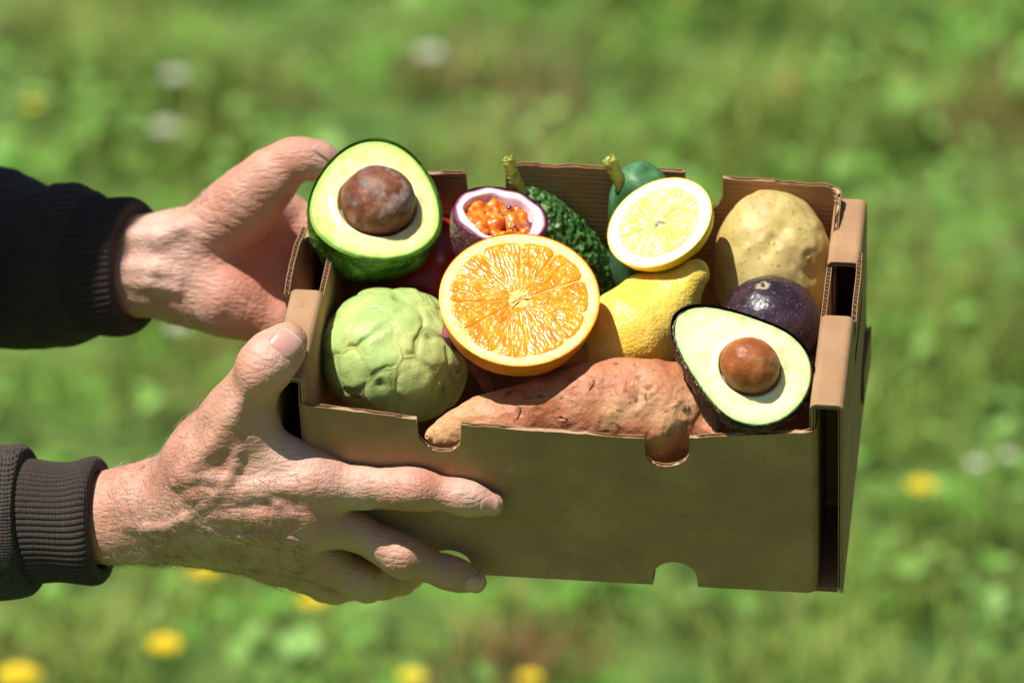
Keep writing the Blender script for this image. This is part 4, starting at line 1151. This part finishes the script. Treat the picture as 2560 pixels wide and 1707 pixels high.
nail(hand_r, RH, U(713, 858, 2.768), unit(camdir(.60, .80, .0)), unit(camdir(.80, -.60, .1)), unit(camdir(-.05, .30, .95)), .0135, .0150, lift=.0005)
nail(hand_r, RH, U(1224, 1268, 2.792), unit(camdir(1, -.16, -.15)), unit(camdir(.10, 1, .0)), unit(camdir(.10, -.42, .9)), .0105, .0098, lift=.0004)
nail(hand_r, RH, U(1184, 1463, 2.822), unit(camdir(.92, -.34, -.1)), unit(camdir(.34, .92, .0)), unit(camdir(.05, -.50, .86)), .0100, .0092, lift=.0004)

# ---- far (left) hand: palm seen, thumb over the back corner, fingers behind the back wall
LH = Blend()
l0 = J(150, 668, 2.968, 120); l1 = J(300, 664, 2.948, 120); l2 = J(385, 664, 2.936, 120)
wax = unit(camdir(-.30, 0, .95))
LH.core += [Cap(l0[0], l1[0], l0[1], l1[1], sq=.70, ax=wax, k=.01), Cap(l1[0], l2[0], l1[1], l2[1], sq=.70, ax=wax, k=.015),
            Cap(U(460, 618, 2.928), U(600, 525, 2.915), .0175, .0155, k=.014),          # thenar
            Cap(U(600, 520, 2.915), U(655, 465, 2.905), .0165, .0135, k=.012),
            Cap(U(440, 690, 2.934), U(560, 738, 2.928), .0175, .0180, k=.014),            # hypothenar
            Cap(U(560, 745, 2.928), U(680, 805, 2.930), .0180, .0135, k=.012),
            Cap(U(480, 650, 2.944), U(730, 600, 2.962), .0210, .0150, k=.018),
            Cap(U(480, 670, 2.944), U(730, 680, 2.960), .0205, .0150, k=.018),
            Cap(U(500, 690, 2.944), U(720, 750, 2.952), .0200, .0145, k=.018),
            Cap(U(600, 540, 2.935), U(700, 540, 2.955), .0150, .0130, k=.018)]
LH.limbs.append((.012, chain([(U(640, 478, 2.908), .0140), J(690, 430, 2.902, 56), J(728, 400, 2.898, 49), J(762, 396, 2.898, 46), J(800, 402, 2.900, 42), J(838, 410, 2.904, 34)], k=.006)))
LH.limbs.append((.010, chain([(U(730, 600, 2.962), .0112), (B((.045, .178, .090)), .0100), (B((.085, .177, .085)), .0090), (B((.112, .176, .080)), .0078)], k=.004)))
LH.limbs.append((.010, chain([(U(735, 675, 2.962), .0112), (B((.045, .178, .066)), .0100), (B((.088, .177, .060)), .0090), (B((.118, .176, .056)), .0078)], k=.004)))
LH.limbs.append((.010, chain([(U(725, 745, 2.955), .0108), (B((.040, .178, .042)), .0098), (B((.080, .177, .036)), .0088), (B((.108, .176, .033)), .0076)], k=.004)))
LH.limbs.append((.010, chain([(U(690, 800, 2.936), .0115), J(740, 840, 2.944, 46), (B((.020, .180, .018)), .0088), (B((.052, .178, .014)), .0080), (B((.074, .176, .012)), .0068)], k=.004)))
def lridge(pts, r, k): 
    c = [Cap(U(*a[:3]), U(*b[:3]), r, r, k=k) for a, b in zip(pts[:-1], pts[1:])]; LH.fine.extend(c); return c
lridge([(300, 700, 2.9275), (380, 706, 2.9170), (440, 720, 2.9135)], .0022, .006)
lridge([(300, 668, 2.9255), (390, 672, 2.9135), (450, 690, 2.9135)], .0018, .006)
lridge([(330, 590, 2.9240), (400, 590, 2.9140), (450, 570, 2.9100)], .0026, .009)
crl = [(U(560, 600, 2.90), unit(camdir(.35, .94, 0)), .026, .0062, .00075), (U(470, 640, 2.90), unit(camdir(.8, .6, 0)), .016, .0075, .0007), (U(430, 690, 2.905), unit(camdir(1, .1, 0)), .010, .006, .0006),
       (U(600, 690, 2.92), unit(camdir(.5, .86, 0)), .022, .0085, .0006), (U(640, 780, 2.91), unit(camdir(.8, -.3, 0)), .010, .005, .0005)]
redl = [(U(560, 480, 2.9), .03, .25), (U(640, 640, 2.92), .035, .55), (U(600, 770, 2.91), .03, .35), (U(760, 390, 2.885), .02, .3), (U(560, 800, 2.91), .02, .3)]
hand_l, VL, NL = skin_mesh('hand', LH, .0009, PERSON, redl, [(U(400, 640, 2.91), .03, .5), (U(830, 400, 2.89), .01, .4)], (), crl)
hand_l['label'] = 'far hand, palm side seen, thumb over the back corner'
nail(hand_l, LH, U(815, 384, 2.892), unit(camdir(1, -.18, -.05)), unit(camdir(-.2, .5, .84)), unit(camdir(.10, .86, .5)), .0135, .0125, lift=.0004)

# ---- hairs on the near hand and wrist
HAIR = mat('arm_hair', [L(70, 54, 42), L(215, 200, 180)], nscale=120, rough=.45, spec=.5)
def hairs(V, N_, count, sel, parent, lng, flow, seed):
    rg = np.random.default_rng(seed)
    cand = np.nonzero(sel)[0]; pick = rg.choice(cand, count)
    A = Acc()
    tri = [(0, 1), (-.87, -.5), (.87, -.5)]
    for i in pick:
        p = V[i]; n = N_[i]; f = flow + rg.normal(0, .45, 3); f = unit(f - n * (f @ n)); s = np.cross(n, f)
        ln = lng * rg.uniform(.5, 1.3); r = .00008; cur = rg.normal(0, .5); rise = rg.uniform(.18, .6)
        P = []
        for t in (0, .35, .7, 1):
            c = p + f * ln * t * (1 - .15 * t) + n * ln * rise * t * (1 - .55 * t) + s * ln * cur * t * t
            rr = r * (1 - .7 * t)
            for (a, b) in tri: P.append(c + s * a * rr + n * b * rr)
        A.add(np.array(P), gridF(4, 3, wrapv=True))
    A.mk('arm_hair', HAIR, parent, kind='stuff')
cdp = (VR - CAM); dR = cdp @ FW; pxR = 1280 + FPX * (cdp @ RT) / dR; pyR = 853.5 - FPX * (cdp @ UP) / dR
front = (NR @ TOC) > -.25
w_h = (pxR > 262) & (pxR < 760) & front & ((pyR > 1180) | (pxR < 520))
hairs(VR, NR, 1500, w_h, hand_r, .0078, camdir(.5, -.8, 0), 3)
hairs(VR, NR, 60, (pxR > 860) & (pxR < 990) & front & (pyR < 1290), hand_r, .004, camdir(.9, -.4, 0), 5)
cdp = (VL - CAM); dL = cdp @ FW; pxL = 1280 + FPX * (cdp @ RT) / dL; pyL = 853.5 - FPX * (cdp @ UP) / dL
hairs(VL, NL, 220, (pxL > 370) & (pxL < 520) & ((pyL < 545) | (pyL > 780)), hand_l, .006, camdir(.6, .3, 0), 6)

# ------------------------------------------------------------------ the hoodie's sleeves
KNIT = mat('knitted_fabric', [L(62, 54, 50), L(76, 66, 60), L(86, 76, 68)], nscale=700, rough=.95, spec=.1, sheen=.1,
           bumps=(('wave', 170, .0008, 'X', 1.5), ('wave', 200, .0008, 'Z', 1.5), ('noise', 1500, .0005)))
RIB = mat('ribbed_cuff', [L(60, 51, 48), L(76, 66, 60)], nscale=900, rough=.95, spec=.1, sheen=.08, bumps=(('noise', 1800, .0005), ('wave', 260, .0004, 'X', 2)))
def sleeve(root, name, st, mt, nth=240, ribs=0, amp=0.0, tilt=0.0, dscale=.85, wr=0.0, seed=1, sub=12, openend=True, thick=.002):
    """st: rows of pixel x, top y, bottom y, depth; the tube runs along the arm"""
    C = []; R = []
    for x, t, b, d in st: C.append(U(x, (t + b) / 2, d)); R.append((b - t) / 2 * d / FPX)
    C = np.array(C); R = np.array(R); m = len(C); tt = np.linspace(0, m - 1, (m - 1) * sub + 1)
    Ci = np.stack([np.interp(tt, np.arange(m), C[:, i]) for i in range(3)], 1); Ri = np.interp(tt, np.arange(m), R)
    kk = np.ones(7) / 7
    def sm(a): p = np.concatenate([[a[0]] * 3, a, [a[-1]] * 3]); return np.convolve(p, kk, 'valid')
    Ci = np.stack([sm(Ci[:, i]) for i in range(3)], 1); Ri = sm(Ri)
    ax = unit(C[-1] - C[0]); e1 = unit(UP - ax * (ax @ UP)); e2 = unit(np.cross(ax, e1)); e2 = e2 if e2 @ TOC > 0 else -e2
    th = np.linspace(0, 2 * pi, nth, endpoint=False)
    V = Ci[:, None, :] + Ri[:, None, None] * (e1 * np.cos(th)[None, :, None] + e2 * dscale * np.sin(th)[None, :, None])
    V = V.reshape(-1, 3); nr = unitrows(V - np.repeat(Ci, nth, 0)); TH = np.tile(th, len(Ci)); s = np.repeat(np.linspace(0, 1, len(Ci)), nth)
    h = 0
    if ribs:
        ph = ribs * TH + .5 * vnoise(np.stack([np.cos(TH) * 2, np.sin(TH) * 2, s * 4], 1), 1, seed)
        h = amp * (np.abs(np.sin(ph / 2)) ** .6 - .6)
        h = h * smooth(1 - s, 0, .06)
    if wr: h = h + wr * fbm(V * np.array([1, 1, 1]), 26, seed) + wr * .4 * fbm(V, 70, seed + 1)
    # rolled edge at the open end
    h = h - thick * 1.2 * smooth(s, .965, 1.0)
    V = V + nr * np.asarray(h)[:, None] if np.ndim(h) else V
    nC = len(Ci); F = gridF(nC, nth, wrapv=True)
    # lining that turns back inside
    Vi = V.reshape(nC, nth, 3)[-1:]; cc = Ci[-1]
    back = [Vi[0] * 1 - unitrows(Vi[0] - cc) * thick * k1 - ax * k2 for k1, k2 in ((.8, -.0006), (1.6, .001), (2.0, .006), (2.4, .016))]
    n0 = len(V); V = np.vstack([V] + back)
    F = np.vstack([F, gridF(5, nth, wrapv=True) + (nC - 1) * nth])
    return mk(name, V, F, mt, root)
sl_r = sleeve(PERSON, 'sleeve', [(-260, 1080, 1560, 2.868), (-160, 1095, 1530, 2.862), (-60, 1102, 1512, 2.858), (0, 1108, 1504, 2.854), (40, 1108, 1498, 2.852), (66, 1110, 1492, 2.851), (80, 1124, 1480, 2.850)], KNIT, wr=.0012, seed=4, sub=14, thick=.004)
sleeve(sl_r, 'cuff', [(30, 1160, 1452, 2.853), (82, 1146, 1460, 2.850), (115, 1152, 1455, 2.848), (150, 1157, 1453, 2.846), (190, 1155, 1458, 2.844), (225, 1144, 1463, 2.842), (244, 1140, 1460, 2.841), (256, 1150, 1448, 2.840)],
       RIB, nth=1100, ribs=62, amp=.0011, seed=2, sub=8)
sl_l = sleeve(PERSON, 'sleeve', [(-260, 330, 940, 3.04), (-120, 375, 900, 3.010), (0, 418, 867, 2.985), (60, 446, 868, 2.975), (105, 466, 864, 2.968), (150, 458, 862, 2.962), (190, 460, 852, 2.957), (222, 478, 840, 2.952), (245, 498, 830, 2.950)],
              KNIT, wr=.0022, seed=8, sub=12, thick=.004)
sleeve(sl_l, 'cuff', [(150, 500, 820, 2.962), (214, 500, 832, 2.954), (262, 497, 838, 2.948), (300, 494, 842, 2.943), (328, 494, 836, 2.940), (345, 508, 822, 2.938)], RIB, nth=1100, ribs=62, amp=.0011, seed=5, sub=8)

# ------------------------------------------------------------------ the rest of the person, standing to the left of the frame
def body():
    T = Blend(); X = -.612; YC = .065
    P3 = lambda x, y, z: np.array([X + x, YC + y, z], float)
    yx = np.array([1.0, 0, 0])
    T.core += [Cap(P3(-.02, -.07, 1.02), P3(-.02, .07, 1.02), .135, .135, k=.08), Cap(P3(-.02, -.08, 1.02), P3(-.01, -.10, 1.32), .125, .105, k=.08), Cap(P3(-.02, .08, 1.02), P3(-.01, .10, 1.32), .125, .105, k=.08),
               Cap(P3(-.01, -.15, 1.405), P3(-.01, .15, 1.405), .062, .062, k=.06), Cap(P3(-.01, 0, 1.36), P3(-.01, 0, 1.46), .12, .062, k=.06)]
    er = U(-330, 1330, 2.875); el = U(-330, 620, 3.07)
    T.core += [Cap(P3(.0, -.185, 1.39), er + np.array([-.03, -.02, .01]), .062, .054, k=.05), Cap(er + np.array([-.03, -.02, .01]), U(-150, 1315, 2.862), .054, .046, k=.03),
               Cap(P3(.0, .185, 1.39), el + np.array([-.03, .0, .01]), .062, .054, k=.05), Cap(el + np.array([-.03, .0, .01]), U(-150, 640, 3.016), .054, .046, k=.03)]
    V, F = T.mesh(.006)
    mk('hoodie', V + .0, F, KNIT, PERSON)
    H = Blend()
    hc = P3(.075, .03, 1.625)
    H.core += [Cap(hc + [-.02, 0, .02], hc + [-.005, 0, .03], .092, .088, k=.03), Cap(hc + [.03, 0, -.045], hc + [.045, 0, -.075], .058, .040, k=.04),
               Cap(P3(.0, 0, 1.44), hc + [-.03, 0, -.06], .060, .058, k=.04), Cap(hc + [.085, 0, .0], hc + [.105, 0, -.03], .010, .014, k=.02)]
    for sy in (-1, 1):
        H.core += [Cap(hc + [-.012, sy * .083, .01], hc + [-.02, sy * .087, -.025], .014, .010, k=.012), Cap(hc + [.070, sy * .012, .022], hc + [.066, sy * .045, .022], .010, .010, k=.015)]
    H.core += [Cap(hc + [.082, -.016, -.062], hc + [.082, .016, -.062], .007, .007, k=.01), Cap(hc + [.080, -.014, -.074], hc + [.080, .014, -.074], .008, .008, k=.01)]
    V, F = H.mesh(.004)
    z = np.zeros(len(V))
    mk('head', V, F, SKIN, PERSON, attrs={'red': z, 'pale': z, 'vein': z})
    G = Blend(); G.core += [Cap(hc + [-.035, 0, .045], hc + [-.005, 0, .055], .097, .092, k=.03), Cap(hc + [-.06, 0, -.02], hc + [-.05, 0, .02], .070, .075, k=.03)]
    V, F = G.mesh(.005); n3 = V - hc
    V = V + unitrows(n3) * (fbm(V, 90, 3) * .003)[:, None]
    mk('hair', V, F, mat('hair', [L(60, 48, 40), L(84, 70, 60)], nscale=300, rough=.6), PERSON)
    eye = mat('eye_white', [L(225, 222, 215)], rough=.2)
    for sy in (-1, 1): ellipsoid(PERSON, hc + np.array([.070, sy * .030, .004]), np.eye(3), (.012, .012, .012), eye, 'eye', n=12)
    Lg = Blend()
    for sy in (-1, 1):
        Lg.core += [Cap(P3(-.02, sy * .09, .95), P3(-.01, sy * .10, .50), .098, .068, k=.04), Cap(P3(-.01, sy * .10, .50), P3(-.03, sy * .10, .11), .068, .050, k=.03)]
    V, F = Lg.mesh(.008)
    mk('trousers', V, F, mat('denim', [L(44, 54, 76), L(56, 68, 92)], nscale=60, rough=.9), PERSON)
    for sy in (-1, 1):
        S = Blend(); S.core += [Cap(P3(-.05, sy * .10, .06), P3(.12, sy * .11, .045), .052, .040, k=.03), Cap(P3(-.03, sy * .10, .06), P3(-.03, sy * .10, .12), .050, .048, k=.03)]
        V, F = S.mesh(.006); mk('shoe', V, F, mat('shoe_leather', [L(60, 46, 36), L(74, 58, 46)], nscale=60, rough=.5), PERSON)
body()
